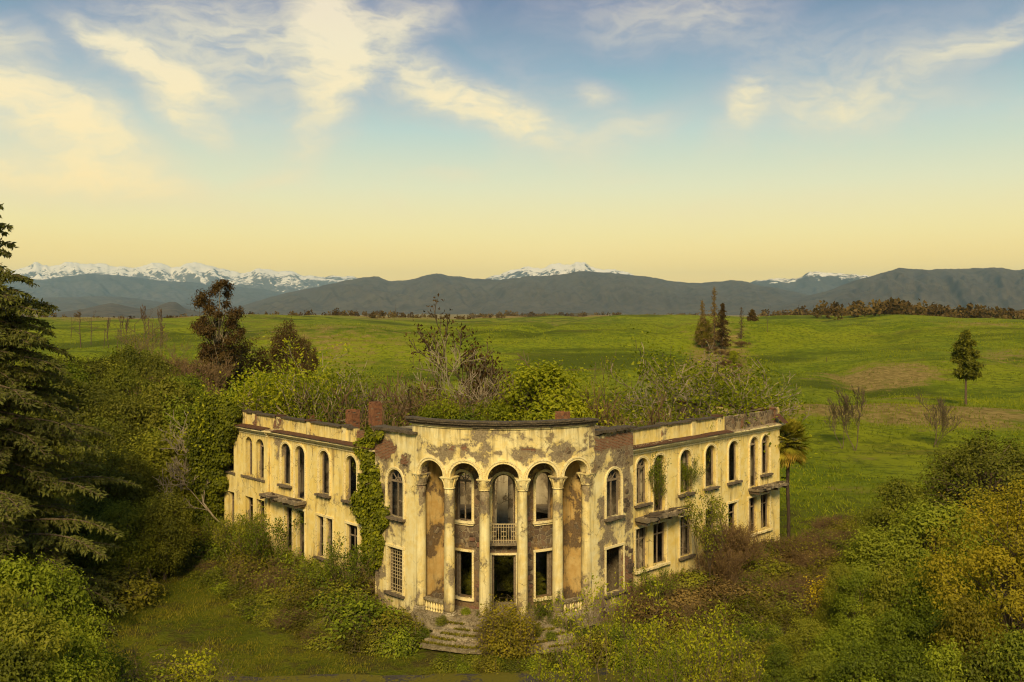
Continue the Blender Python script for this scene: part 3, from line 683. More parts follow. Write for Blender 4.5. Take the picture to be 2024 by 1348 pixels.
def parapet(w, a, b, z1, mat, piers, blobs=(), wear0=.0, thick=.30, d=.16, caps=True, jag=0.0, seed=0):
    wp = Flat(w.map(0, 0, d)[:2], w.U, w.N); r = random.Random(seed)
    top = [(a + (b - a) * i / 12, z1 + (r.uniform(-jag, jag) if jag else 0)) for i in range(13)]
    wall = panel('parapet', wp, [(a, 8.3), (b, 8.3)] + top[::-1], [], thick, mat, blobs=blobs, wear0=wear0)
    for u in piers:
        mb = MB(); boxw(mb, wp, u - .22, u + .22, 8.37, z1 + .06, -.09, thick + .05, .012, .2); part(mb, 'pier', CRM, attrs={'wear': .25, 'brick': 1.0})
        if caps: mb = MB(); boxw(mb, wp, u - .30, u + .30, z1 + .063, z1 + .16, -.17, thick + .10, .014, .2); part(mb, 'cap_stone', RUST if r.random() < .6 else CAP)
    if caps:
        ends = [a] + sorted(piers) + [b]
        for p, q in zip(ends, ends[1:]):
            if q - p < .7: continue
            mb = MB(); boxw(mb, wp, p + .31, q - .31, z1 - .02, z1 + .07, -.12, thick + .08, .014, .25); part(mb, 'cap_stone', CAP)
LP = [ul(x) for x in (480, 500, 548, 607, 677)]
parapet(lw, ul(700), LWL, 9.33, YEL, LP, wear0=.10, blobs=[(ul(545), 8.8, .9, .6, .5, 1), (ul(525), 8.8, .4, .6, .3, 1)], seed=2)
parapet(lw, -.5, ul(701), 9.30, YEL, [], wear0=.75, blobs=[(ul(720), 8.8, 3, 2, .3, 1)], caps=False, jag=.10, seed=4)
RP = [ur(x) for x in (1315, 1374, 1424)]
parapet(rw, .1, ur(1436), 9.42, YEL, RP, wear0=.02, blobs=[(ur(1374), 8.8, .3, .6, .7, 1)], seed=6)
parapet(rw, ur(1437), RWL - .5, 9.36, YEL, [], wear0=1.0, blobs=[(ur(1470), 8.8, .3, .5, .2, 1)], caps=False, jag=.05, seed=7)
mb = MB(); wq = Flat(rw.map(0, 0, .10)[:2], rw.U, rw.N); boxw(mb, wq, RWL - .55, RWL - .05, 8.37, 9.55, -.03, .42, .03, .2); part(mb, 'pier', CRM, attrs={'wear': .5, 'brick': 1.0})
mb = MB(); q = [(RWL - 1.1, 9.05, -.2), (RWL - .5, 9.1, -.25), (RWL - .1, 8.45, -.75), (RWL - .6, 8.42, -.7)]
mb.box8([rw.map(x, z - .012, d) for x, z, d in q] + [rw.map(x, z + .012, d) for x, z, d in q]); part(mb, 'roof_sheet', RUST)
# rubble lying on the right ledge where the sheets have gone
def rubble(name, spots, n, smin, smax, mat, parent, seed, zspread=.02, label=None):
    r = np.random.default_rng(seed); V, Fc = lump(seed + 50); vs, fs = [], []
    for i in range(n):
        x, y, z = spots(r); s = r.uniform(smin, smax) * np.array([1, r.uniform(.6, 1), r.uniform(.35, .7)]); a = r.uniform(0, 6.28)
        v = V * s; v = np.c_[v[:, 0] * math.cos(a) - v[:, 1] * math.sin(a), v[:, 0] * math.sin(a) + v[:, 1] * math.cos(a), v[:, 2]] + np.array([x, y, z + s[2] * .5])
        fs.append(Fc + 26 * i); vs.append(v)
    o = obj(name, new_mesh(name, np.concatenate(vs), [np.concatenate(fs)], None, False, mat), parent, kind='stuff', label=label); return bobj(o)
rubble('ledge_rubble', lambda r: rw.map(r.uniform(ur(1440), RWL - .3), 8.36, r.uniform(-.36, .12)), 260, .03, .085, RUBBLE, ROOT, 1)
rubble('ledge_rubble', lambda r: rw.map(r.uniform(.1, ur(1320)), 8.49, r.uniform(-.4, .12)), 60, .02, .05, RUBBLE, ROOT, 2)
rubble('ledge_rubble', lambda r: lw.map(r.choice([r.uniform(.2, 1.6), r.uniform(LBLK - 1.0, LBLK + .3)]), 8.37, r.uniform(-.36, .12)), 140, .025, .07, RUBBLE, ROOT, 3)
# end walls, spine walls, back walls and the surviving middle floor of each wing
def inner_wing(w, L, endtop, side, seed):
    r = random.Random(seed)
    we = Flat(w.map(L, 0, 0)[:2], w.N, (-w.U[0], -w.U[1]))
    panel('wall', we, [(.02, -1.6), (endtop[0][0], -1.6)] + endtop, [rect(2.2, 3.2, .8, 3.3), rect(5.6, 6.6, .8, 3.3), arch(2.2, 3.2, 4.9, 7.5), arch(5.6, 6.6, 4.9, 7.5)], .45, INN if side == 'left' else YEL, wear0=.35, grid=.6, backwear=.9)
    ws = Flat(w.map(0, 0, 4.6)[:2], w.U, w.N); u = 1.0; hs = []
    while u < L - 2:
        hs.append(rect(u, u + 1.1, 4.2, 6.5)); hs.append(rect(u + .3, u + 1.4, .1, 2.5)); u += r.uniform(3.0, 4.4)
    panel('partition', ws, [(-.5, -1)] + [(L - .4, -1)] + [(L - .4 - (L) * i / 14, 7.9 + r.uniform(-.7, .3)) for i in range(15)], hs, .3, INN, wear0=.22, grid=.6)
    wb = Flat(w.map(0, 0, 9.1)[:2], w.U, w.N)
    hs = []; u = .8
    while u < L - 2: hs += [rect(u, u + 1.1, .8, 3.2), rect(u, u + 1.1, 4.9, 7.2)]; u += 2.7
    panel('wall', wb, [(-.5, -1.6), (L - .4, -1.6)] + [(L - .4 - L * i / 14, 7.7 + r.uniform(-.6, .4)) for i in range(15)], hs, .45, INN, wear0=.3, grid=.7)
    for k, u in enumerate(np.arange(2.9, L - 1, 4.6)):          # cross walls between the rooms
        wc = Flat(w.map(u, 0, .52)[:2], w.N, w.U)
        panel('partition', wc, [(0, -1), (4.05, -1), (4.05, 7.4 + r.uniform(-.8, .3)), (2, 7.7 + r.uniform(-.9, .2)), (0, 7.9)], [], .25, INN, wear0=.2, grid=.7)
    mb = MB(); boxw(mb, w, -.3, L - .5, 3.78, 4.02, .53, 9.08); part(mb, 'floor_slab', CONC)
inner_wing(lw, LWL, [(9.5, 6.2), (7, 6.9), (4.5, 7.6), (2.5, 8.2), (.02, 8.25)], 'left', 3)
inner_wing(rw, RWL, [(8.9, 9.3), (7.2, 9.35), (7.2, 9.15), (4.0, 9.3), (2.6, 9.35), (2.5, 8.75), (1.0, 8.7), (.9, 9.3), (.02, 9.45)], 'right', 8)
we = Flat(rw.map(RWL, 0, 0)[:2], rw.N, (-rw.U[0], -rw.U[1]))
for a, b in ((2.6, 5.8), (5.85, 8.8), (.1, .95)):
    mb = MB(); boxw(mb, we, a, b, 9.34, 9.44, -.12, .55, .02, .25); part(mb, 'cap_stone', RUST)
mb = MB(); boxw(mb, we, 3.5, 5.6, 8.75, 9.22, .452, .50, .01); part(mb, 'parapet', YEL, attrs={'wear': -.2})
mb = MB(); boxw(mb, we, 1.0, 2.5, 8.68, 9.42, .10, .14, .01); part(mb, 'roof_sheet', RUST)
rubble('roof_rubble', lambda r: rw.map(r.uniform(RWL - 7, RWL - 1.2), 8.3 + r.uniform(-.3, .35), r.uniform(1.2, 4)), 240, .05, .12, BRICK, ROOT, 5)
mb = MB(); boxw(mb, rw, RWL - 8, RWL - .6, 8.0, 8.3, .6, 5.2, .08, .4); part(mb, 'roof_slab', CONC)

# balconies: broken slabs on beams
def balcony(w, u0, u1, z, dep, seed, planks=0, tip=0.0):
    r = random.Random(seed); mb = MB(); n = max(6, int((u1 - u0) / .22)); fr = [(u0 + (u1 - u0) * i / n, -dep + r.uniform(-.06, .14) + tip * abs(i / n - .5)) for i in range(n + 1)]
    vs, uv = [], []
    for u, d in fr:
        for (dd, zz) in ((.1, z - .16), (d, z - .13 + r.uniform(-.03, .03)), (d, z + r.uniform(-.02, .03)), (.1, z + .02)): vs.append(w.map(u, zz, dd)); uv.append((u, zz, dd))
    fs = [(3, 2, 1, 0), (4 * n, 4 * n + 1, 4 * n + 2, 4 * n + 3)]
    for i in range(n):
        for c in range(4): a = 4 * i + c; b = 4 * i + (c + 1) % 4; fs.append((a, b, b + 4, a + 4))
    mb.add(vs, fs, uv); slab = part(mb, 'balcony', CONC)
    for u in np.linspace(u0 + .15, u1 - .15, 4):
        mb = MB(); boxw(mb, w, u - .06, u + .06, z - .34, z - .17, -dep + .12, .1, .01, .2); part(mb, 'beam', PLANK, slab)
    for k in range(planks):
        u = r.uniform(u0, u1 - .5); mb = MB(); a = r.uniform(-.5, .5); l = r.uniform(.6, 1.5)
        p = [(u, -r.uniform(.1, .8)), (u + l, -r.uniform(.3, dep + .2))]
        dx, dd = p[1][0] - p[0][0], p[1][1] - p[0][1]; L_ = math.hypot(dx, dd); nx, nd = -dd / L_ * .06, dx / L_ * .06; zz = z + .05 + .06 * k / max(planks, 1)
        q = [(p[0][0] - nx, p[0][1] - nd), (p[1][0] - nx, p[1][1] - nd), (p[1][0] + nx, p[1][1] + nd), (p[0][0] + nx, p[0][1] + nd)]
        mb.box8([w.map(a_, zz, b_) for a_, b_ in q] + [w.map(a_, zz + .045, b_) for a_, b_ in q]); part(mb, 'plank', PLANK, slab)
    rubble('balcony_rubble', lambda r_: w.map(r_.uniform(u0 + .1, u1 - .1), z + .01, r_.uniform(-dep + .15, -.05)), 70, .02, .06, RUBBLE, slab, seed)
    return slab
balcony(lw, *uu(ul, 534, 606), 4.08, .95, 3, 3)
balcony(rw, *uu(ur, 1254, 1332), 4.08, .95, 4, 9)
balcony(rw, *uu(ur, 1479, 1536), 4.08, .95, 5, 4)

# ---- pavilion flanks -------------------------------------------------------
fu0, fu1 = lf.upx(797), lf.upx(767)
LFH = [arch(fu0, fu1, 4.89, 7.60), rect(lf.upx(796), lf.upx(767), .55, 3.12)]
lfw = panel('wall', lf, [(-.1, -1.6), (FL, -1.6), (FL, 9.78), (-.1, 9.78)], LFH, .27, CRM, wear0=.16, label='peeling cream flank wall with a grated window',
      blobs=[(2.6, 8.6, 2.6, .55, .55, 1), (3.4, 5.5, .8, 2.5, .15, 0), (1.8, 4.2, 1.6, .5, .32, 0), (3.6, .4, .6, 1.4, .34, 0), (.4, .0, .5, 1.3, .38, 0), (2, -1.0, 2.6, .7, .45, 0), (.2, 3.0, .6, 2.5, -.35, 0)])
arched_window(lf, fu0, fu1, 4.89, 7.60, frame=2, dep=.16)
square_window(lf, lf.upx(796), lf.upx(767), .55, 3.12, frame=0)
def grille(w, u0, u1, z0, z1, nu, nv):
    mb = MB()
    for i in range(nu + 1): u = u0 + (u1 - u0) * i / nu; boxw(mb, w, u - .014, u + .014, z0, z1, .14, .165)
    for i in range(nv + 1):
        if i in (3,): continue
        z = z0 + (z1 - z0) * i / nv; boxw(mb, w, u0 + .001, u1 - .001, z - .014, z + .014, .166, .19)
    return part(mb, 'grille', IRON)
grille(lf, lf.upx(795.5), lf.upx(768), .57, 3.1, 6, 13)
gu0, gu1 = rf.upx(1199), rf.upx(1226)
RFH = [arch(gu0 - .02, gu1, 4.89, 7.60), rect(rf.upx(1198), rf.upx(1231), .55, 3.12)]
rfw = panel('wall', rf, [(-.1, -1.6), (FL, -1.6), (FL, 9.8), (3, 9.76), (1.6, 9.72), (.6, 9.6), (-.1, 9.75)], RFH, .27, CRM, wear0=.42, label='weathered grey flank wall with bare brick top and stone base',
      blobs=[(2.2, 9.1, 2.4, .42, .55, 1), (3.3, 6, .5, 1.6, .25, 0), (3.4, 1.2, .9, 1.7, .38, 1), (.2, 3.6, .5, 2.6, -.65, 0), (.2, 1.5, .3, 1.3, -.4, 0), (1.0, 4.2, .5, .5, -.4, 0), (1.8, -1.0, 2.6, .7, .35, 0), (.6, .2, .6, .7, .35, 0)])
arched_window(rf, gu0 - .02, gu1, 4.89, 7.60, frame=2, dep=.16)
square_window(rf, rf.upx(1198), rf.upx(1231), .55, 3.12, frame=0, dep=.15)
stones(rf, rfw, 2.45, 3.9, -1.2, 3.0, [REDSTONE, STONE], [(rf.upx(1198) - .3, rf.upx(1231) + .2, .3, 3.4)], .5, .2, .3, 5, lambda u, z: fbm(np.array([u * .9]), np.array([z * .8]), 5, 2)[0] + .22 * (u - 3.0), .0)
stones(rf, rfw, 3.0, 3.6, 5.0, 6.6, [STONE], [], .6, .18, .28, 6, lambda u, z: fbm(np.array([u * 2]), np.array([z * 1.5]), 7, 2)[0] + .03, .0)
for w, tilt in ((lf, 0), (rf, 1)):
    mb = MB(); boxw(mb, w, -.05 if not tilt else .55, FL + .12, 9.80 - .02, 9.93, -.22, .6, .035, .2); part(mb, 'cap_stone', CAP)
    ws = Flat(w.map(FL, 0, 0)[:2], w.N, (-w.U[0], -w.U[1]))
    panel('wall', ws, rect(.5, 5.5, -1.6, 9.7), [], .4, INN, wear0=.4, grid=.6)
for (w, mats, a, b, p) in ((lw, [REDSTONE], .05, 4.5, lambda u, z: .6), (rw, [REDSTONE, STONE], ur(1480), RWL - .1, lambda u, z: .7)):
    stones(w, wl if w is lw else wr, a, b, -1.25, -.2, mats, [], .75, .2, .32, 9, None, .03)

# ---- portico ---------------------------------------------------------------
def ring(mb, ra, rb, a0, a1, z0, z1, n=28, j=0.0):
    vs = []
    for i in range(n + 1):
        a = a0 + (a1 - a0) * i / n
        for (r_, z) in ((rb, z0), (ra, z0), (ra, z1), (rb, z1)): x, y = polar(r_ + rng.uniform(-j, j), a); vs.append((x, y, z + rng.uniform(-j, j)))
    fs = [(3, 2, 1, 0), (4 * n, 4 * n + 1, 4 * n + 2, 4 * n + 3)]
    for i in range(n):
        for c in range(4): p = 4 * i + c; q = 4 * i + (c + 1) % 4; fs.append((p, q, q + 4, p + 4))
    mb.add(vs, fs)
ZC = 7.64; AR = .845
us = [STEP * R0 * (k - 2.5) for k in range(6)]
half = STEP * R0 / 2; UE = us[-1] + .42
bot = [(-UE, ZC), (us[0] + half - AR, ZC)]
for k in range(5):
    c = us[k] + half; bot += [(c - AR * math.cos(math.pi * i / 14), ZC + AR * math.sin(math.pi * i / 14)) for i in range(15)]
bot += [(UE, ZC)]; clean = [bot[0]]
for p in bot[1:]:
    if math.hypot(p[0] - clean[-1][0], p[1] - clean[-1][1]) > .01: clean.append(p)
BL = [(0, 9.0, 8, .28, .30, 0), (us[1], 8.65, .5, .35, .22, 0), (us[2], 8.7, .45, .35, .38, 0), (us[3], 8.7, .6, .35, .40, 0), (us[4], 8.7, .5, .4, .46, 0), (us[4] + .6, 9.6, .7, .35, .22, 0), (us[1] + .7, 9.15, .7, .16, .42, 1), (us[3], 9.2, .8, .12, .35, 1),
      (us[0], 9.2, .8, .8, .1, 0), (us[5], 9.3, .5, .7, .15, 0)]
aw = panel('arcade_wall', arcF, clean + [(UE, 10.36), (-UE, 10.36)], [], .55, CRM, blobs=BL, wear0=.10, grid=.3, label='curved cream wall over five round arches')
for k in range(5):
    c = us[k] + half; n = 18; mb = MB()
    f = lambda rr: [(c + rr * math.cos(math.pi * i / n), ZC + rr * math.sin(math.pi * i / n)) for i in range(n + 1)]
    band(mb, arcF, f(AR - .012), f(AR + .13), -.06, .08); band(mb, arcF, f(AR + .11), f(AR + .195), -.10, .06)
    part(mb, 'archivolt', MLD, attrs={'wear': 0.0})
mb = MB(); a = UE / R0
ring(mb, R0 + .07, R0 - .3, -a, a, 10.30, 10.40, 40, .004); part(mb, 'cornice', CRM, attrs={'wear': .1})
mb = MB(); ring(mb, R0 + .17, R0 - .5, -a - .012, a + .012, 10.403, 10.55, 44, .012); ring(mb, R0 + .30, R0 - .55, -a - .03, a + .005, 10.552, 10.66, 44, .014); ring(mb, R0 + .36, R0 - .2, -a - .038, a * .80, 10.662, 10.76, 40, .014)
part(mb, 'cornice', CAP, label='dark weathered curved top cornice')
mb = MB(); ring(mb, R0 - .45, 4.7, -AE, AE, 8.78, 8.95, 24, .01); part(mb, 'ceiling', INN, attrs={'wear': .35})
# back wall of the portico
WA = math.radians(27.5) * 4.95; BE = AE * 4.95 + .1
bw = lambda c, h: (c - h, c + h)
BH = [arch(-.62, .62, 3.86, 7.55), rect(-.66, .66, 0.0, 3.05)]
for s in (-1, 1): BH += [arch(*bw(s * WA, .53), 4.86, 7.58), rect(*bw(s * WA, .55), .55, 3.12)]
bwall = panel('wall', arcB, rect(-BE, BE, -.6, 9.6), BH, .45, ORA, wear0=.20, grid=.3, label='curved back wall behind the columns with bare rubble stone',
     blobs=[(-1.35, 5.6, .4, 2.0, .45, 0), (1.4, 4.5, .5, 2.2, .42, 0), (-1.3, 2.0, .35, 1.8, .5, 0), (1.4, 1.8, .3, 1.6, .4, 0), (0, 3.4, 1.0, .3, .5, 0), (-3.2, .9, .8, 1.0, .42, 0), (3.2, .5, .8, .7, .4, 0), (WA, 4.0, .6, .4, .1, 0), (-WA, 4.0, .8, .5, .2, 0)])
mk = lambda u, z: fbm(np.array([u * 1.1]), np.array([z * .9]), 3, 2)[0] + .02
hb = [(-.85, .85, -1, 3.3), (-.8, .8, 3.6, 7.8)] + [(s * WA - .72, s * WA + .72, a_, b_) for s in (-1, 1) for a_, b_ in ((.3, 3.4), (4.6, 7.9))]
stones(arcB, bwall, -1.95, 1.95, -.1, 7.6, [STONE, STONE, REDSTONE], hb, .85, .17, .30, 11, lambda u, z: mk(u, z) + .02, .015)
for s in (-1, 1):
    a_, b_ = bw(s * WA, .53); arched_window(arcB, a_, b_, 4.86, 7.58, frame=2 if s < 0 else 0, dep=.22, sill=False)
    mb = MB(); boxw(mb, arcB, a_ - .22, b_ + .22, 4.74, 4.855, -.16, .1, .012, .2); boxw(mb, arcB, a_ - .14, b_ + .14, 4.62, 4.737, -.08, .1, .01, .2); part(mb, 'sill', MLD)
    a_, b_ = bw(s * WA, .55); square_window(arcB, a_, b_, .55, 3.12, frame=0, dep=.16, sill=False)
    mb = MB(); boxw(mb, arcB, a_ - .16, b_ + .16, .41, .545, -.14, .12, .015, .2); part(mb, 'sill', MLD)
    mb = MB(); boxw(mb, arcB, (b_ - .18) if s > 0 else (a_ + .04), (b_ - .04) if s > 0 else (a_ + .18), .56, 3.0, .27, .33); part(mb, 'shutter', WOOD)
win = arched_window(arcB, -.62, .62, 3.86, 7.55, sill=False, frame=0, dep=.25)
mb = MB(); boxw(mb, arcB, -.78, -.665, 0, 3.06, -.05, .2); boxw(mb, arcB, .665, .78, 0, 3.06, -.05, .2); boxw(mb, arcB, -.80, .80, 3.065, 3.18, -.07, .2); part(mb, 'door_frame', MLD)
mb = MB(); boxw(mb, arcB, -.655, -.56, 0.01, 3.04, .12, .22, .004); boxw(mb, arcB, .57, .655, .01, 3.04, .12, .22, .004); part(mb, 'door_frame', WOOD)
# return walls at both ends
for s in (-1, 1):
    O = polar(R0 - .05, s * AE); I = (-math.sin(s * AE), math.cos(s * AE)); wN = (-I[1] * -1, -I[0]) if s > 0 else (-I[1], I[0])
    wret = Flat(O, I, wN)
    rr = panel('wall', wret, rect(.5, 2.2, -.6, 8.77), [], .3, ORA, wear0=.08, grid=.3, label='orange stained return wall beside the outer column',
         blobs=[(1.0, .2, 1.3, 1.0, .55, 0), (.9, 6.6, .8, .9, .22, 0), (1.1, 3.8, .5, .8, .25, 0), (.9, 2.0, 1.2, .8, -.35, 0)])
# columns
def column(a, k):
    x, y = polar(R0 - .27, a); r0, r1 = .305, .265
    mb = MB(); zt = 6.98
    prof = [(r0 + .0, .28)] + [(r0 + (r1 - r0) * (t ** 1.4), .28 + (zt - .28) * t) for t in np.linspace(.02, 1, 16)]
    mb.lathe(prof, 22, (x, y, 0)); n = len(mb.v); za = np.array([v[2] for v in mb.v])
    wear = .16 + .30 * np.exp(-((za - .5) / .7) ** 2) + .22 * np.exp(-((za - 6.4) / .9) ** 2) + (0.0 if k in (0, 5) else -.10)
    sh = part(mb, 'column', CRM, attrs={'wear': wear, 'brick': 0.0, 'grime': .25 + .6 * np.exp(-za / .8) + .4 * np.exp(-(7 - za) / .7)}, smooth=True)
    mb = MB(); mb.lathe([(.44, -.05), (.44, .06), (.40, .065), (.42, .10), (.42, .15), (.37, .18), (.345, .20), (.365, .24), (.34, .285), (.30, .29)], 22, (x, y, 0)); part(mb, 'column_base', STEPM, sh)
    mb = MB()
    mb.lathe([(.265, 6.97), (.315, 6.985), (.325, 7.02), (.30, 7.05), (.285, 7.06), (.31, 7.2), (.335, 7.38), (.37, 7.50), (.30, 7.52)], 22, (x, y, 0))
    cth, sth = math.cos(a), math.sin(a)
    T = lambda p, q, z: (x + p * cth - q * sth * -1 * -1, y + p * sth + q * cth, z)
    for i in range(8):                                       # leaves and corner scrolls
        t = a + i * math.pi / 4; big = i % 2
        c0, s0 = math.cos(t), math.sin(t); wd = .085 if not big else .07; o = [(.30, 7.08), (.335, 7.22), (.37, 7.34), (.43 if big else .39, 7.44), (.46 if big else .40, 7.52), (.40, 7.53)]
        vs = []
        for rr_, z in o:
            for q in (-wd, wd): vs.append((x + rr_ * c0 - q * s0, y + rr_ * s0 + q * c0, z))
        for rr_, z in o:
            for q in (-wd, wd): vs.append((x + (rr_ - .06) * c0 - q * s0, y + (rr_ - .06) * s0 + q * c0, z))
        m_ = 2 * len(o); fs = []
        for q in range(len(o) - 1): b = 2 * q; fs += [(b, b + 1, b + 3, b + 2), (m_ + b, m_ + b + 2, m_ + b + 3, m_ + b + 1), (b, b + 2, m_ + b + 2, m_ + b), (b + 1, m_ + b + 1, m_ + b + 3, b + 3)]
        mb.add(vs, fs)
    hw = .36
    mb.box8([T(p, q, z) for z in (7.53, 7.58) for p, q in ((-hw, -hw), (hw, -hw), (hw, hw), (-hw, hw))])
    hw = .395; mb.box8([T(p, q, z) for z in (7.582, 7.638) for p, q in ((-hw, -hw), (hw, -hw), (hw, hw), (-hw, hw))])
    part(mb, 'capital', CRM, sh, attrs={'wear': .22, 'brick': 0.0})
for k in range(6): column(STEP * (k - 2.5), k)
# floor, steps, balustrades, little balcony
mb = MB(); ring(mb, R0 + .25, 3.5, -AE - .02, AE + .02, -.75, 0, 30, .006); part(mb, 'portico_floor', STEPM)
for k in range(5):
    mb = MB(); ring(mb, R0 + .62 + .42 * k, R0 + .1 + .41 * k, -STEP * 1.6, STEP * 1.6, -.90, -.15 * (k + 1) + .003 * k, 26, .028); part(mb, 'step', STEPM)
rubble('step_rubble', lambda r: (lambda rad, a_: (*polar(rad, a_), -.15 * max(0, math.floor((rad - R0 - .25) / .42) + 1)))(r.uniform(R0 - 1.4, R0 + 2.0), r.uniform(-.5, .5)), 330, .02, .075, RUBBLE, ROOT, 8)
for s in (-1, 1):
    a0, a1 = s * STEP * 1.5, s * STEP * 2.5; lo, hi = min(a0, a1), max(a0, a1)
    mb = MB(); ring(mb, R0 - .12, R0 - .42, lo + .05, hi - .05, .68, .80, 10, .012); rail = part(mb, 'balustrade', STEPM)
    mb = MB(); ring(mb, R0 - .14, R0 - .40, lo + .05, hi - .05, .0, .10, 10, .01); part(mb, 'plinth', STEPM, rail)
    for i in range(7):
        x, y = polar(R0 - .27, lo + .055 + (hi - lo - .11) * (i + .5) / 7)
        mb = MB(); mb.lathe([(.07, .09), (.07, .15), (.045, .19), (.085, .32), (.075, .42), (.042, .55), (.07, .62), (.07, .69)], 10, (x, y, 0)); part(mb, 'baluster', CRM, rail, attrs={'wear': .25})
mb = MB(); ring(mb, 5.42, 4.9, -.165, .165, 3.68, 3.83, 8, .01); bal = part(mb, 'balcony', CONC)
mb = MB(); fr = Arc(PC, 5.36)
for i in range(13): u = -.84 + 1.68 * i / 12; boxw(mb, fr, u - .014, u + .014, 3.84, 4.85, -.014, .014)
for z in (3.96, 4.70): boxw(mb, fr, -.86, .86, z - .015, z + .015, .016, .034, 0, .3)
boxw(mb, fr, -.88, .88, 4.852, 4.90, -.025, .03, 0, .3)
for u in (-.56, 0, .56): boxw(mb, fr, u - .13, u + .13, 4.2, 4.23, -.034, -.016); boxw(mb, fr, u - .13, u + .13, 4.45, 4.48, -.034, -.016)
part(mb, 'railing', IRON, bal)
# rooms behind the portico
wi = Flat((5.2, 60.3), (-1, 0), (0, 1)); panel('partition', wi, [(0, -1), (11.6, -1), (11.6, 7.2), (9.8, 7.6), (8.9, 6.0), (7.4, 5.6), (7.0, 8.3), (3.4, 8.4), (3.0, 7.6), (0, 7.9)], [rect(1.6, 2.8, 4.2, 6.6), rect(8.0, 9.3, .0, 2.7)], .35, INN, wear0=.25, grid=.6)
mb = MB(); mb.box(-.95, -.25, 57.6, 58.2, -.8, 8.3); part(mb, 'pillar', INN, attrs={'wear': -.1})
for a0, a1 in ((-1.35, -.16), (.16, 1.35)): mb = MB(); ring(mb, 4.45, .9, a0, a1, 3.62, 3.8, 12); part(mb, 'floor_slab', CONC)  # unseen floor slabs, added to darken the pavilion's lower rooms
for w in (lf, rf): mb = MB(); boxw(mb, w, .2, FL - .02, 3.6, 3.78, .45, 5.4); part(mb, 'floor_slab', CONC)  # slabs behind the flanks, added to keep their lower windows dark
# chimneys: every course laid brick by brick, held as one mass because single bricks are too small to tell apart
def chimney(px, Y, pyt, wid, z0, seed):
    c = P(px, pyt, Y); r = random.Random(seed); mb = MB(); z = z0; k = 0; bl, bh = .25, .075
    hw = wid / 2; a = math.radians(45)
    while z < c.z:
        n = int(wid / bl); off = (k % 2) * bl / 2
        for side in range(4):
            for i in range(n + 1):
                if r.random() < .04 + .3 * max(0, (z - c.z + .25) / .25): continue
                p0 = max(-hw, -hw + i * bl - off); p1 = min(hw, -hw + (i + 1) * bl - off - .012)
                if p1 - p0 < .04: continue
                j = r.uniform(-.012, .014); q = hw + j
                cs = [(p0, -q), (p1, -q), (p1, -q + .115), (p0, -q + .115)]
                t = a + side * math.pi / 2; cc, ss = math.cos(t), math.sin(t)
                mb.box8([(c.x + u * cc - v * ss, c.y + u * ss + v * cc, zz) for zz in (z, z + bh - .012) for u, v in cs])
        z += bh; k += 1
    mb2 = MB(); q = hw - .03; cc, ss = math.cos(a), math.sin(a)
    mb2.box8([(c.x + u * cc - v * ss, c.y + u * ss + v * cc, zz) for zz in (z0, c.z - .12) for u, v in ((-q, -q), (q, -q), (q, q), (-q, q))])
    core = part(mb2, 'chimney', CONC); part(mb, 'brick_courses', BRICK, core, kind='stuff')
chimney(697, 60.5, 811, .66, 7.2, 1); chimney(742, 59.5, 795, .62, 7.2, 2); chimney(1112, 60, 813, .7, 7.5, 3); chimney(622, 68, 822, .9, 7.0, 4)
# ------------------------------------------------------------------ plants: mesh builders
def unit(a): return a / np.maximum(np.linalg.norm(a, axis=-1, keepdims=True), 1e-9)
def tubes(segs, k=5):
    """segs (n,8): p0 p1 r0 r1 -> verts, quads"""
    s = np.asarray(segs, float); p0, p1, r0, r1 = s[:, :3], s[:, 3:6], s[:, 6], s[:, 7]
    d = unit(p1 - p0); ref = np.where(np.abs(d[:, 2:3]) > .9, np.array([[1., 0, 0]]), np.array([[0, 0, 1.]]))
    a = unit(np.cross(d, ref)); b = np.cross(d, a)
    t = np.arange(k) * 2 * np.pi / k; ca, sa = np.cos(t), np.sin(t)
    off = a[:, None] * ca[None, :, None] + b[:, None] * sa[None, :, None]
    v = np.stack([p0[:, None] + off * r0[:, None, None], p1[:, None] + off * r1[:, None, None]], 1).reshape(-1, 3)
    base = np.arange(len(s))[:, None] * 2 * k; i = np.arange(k)[None]; j = (i + 1) % k
    f = np.stack([base + i, base + j, base + k + j, base + k + i], -1).reshape(-1, 4)
    return v, f
def leaf_quads(Pn, D, L, r, width=.5, fold=.18, nrm=None):
    n = len(Pn); D = unit(D); L = np.broadcast_to(L, n)[:, None]
    if nrm is not None:
        nrm = unit(nrm); D = unit(D - nrm * (D * nrm).sum(-1, keepdims=True)); S = unit(np.cross(nrm, D)); N = np.cross(D, S)
    else: S = unit(np.cross(D, r.normal(size=(n, 3)))); N = np.cross(D, S)
    w = L * width / 2
    v = np.stack([Pn, Pn + D * L * .45 + S * w + N * L * fold, Pn + D * L, Pn + D * L * .45 - S * w + N * L * fold], 1).reshape(-1, 3)
    return v, np.arange(n * 4).reshape(-1, 4)
def leaf_mesh(name, Pn, D, L, r, mat, width=.5, fold=.18, var=None, nrm=None):
    v, f = leaf_quads(Pn, D, L, r, width, fold, nrm)
    if var is None: var = r.uniform(0, 1, len(Pn))
    return new_mesh(name, v, [f], {'var': np.repeat(np.clip(var, 0, 1), 4)}, False, mat)
def wood_mesh(name, segs, mat, k=5):
    v, f = tubes(segs, k); return new_mesh(name, v, [f], None, True, mat)
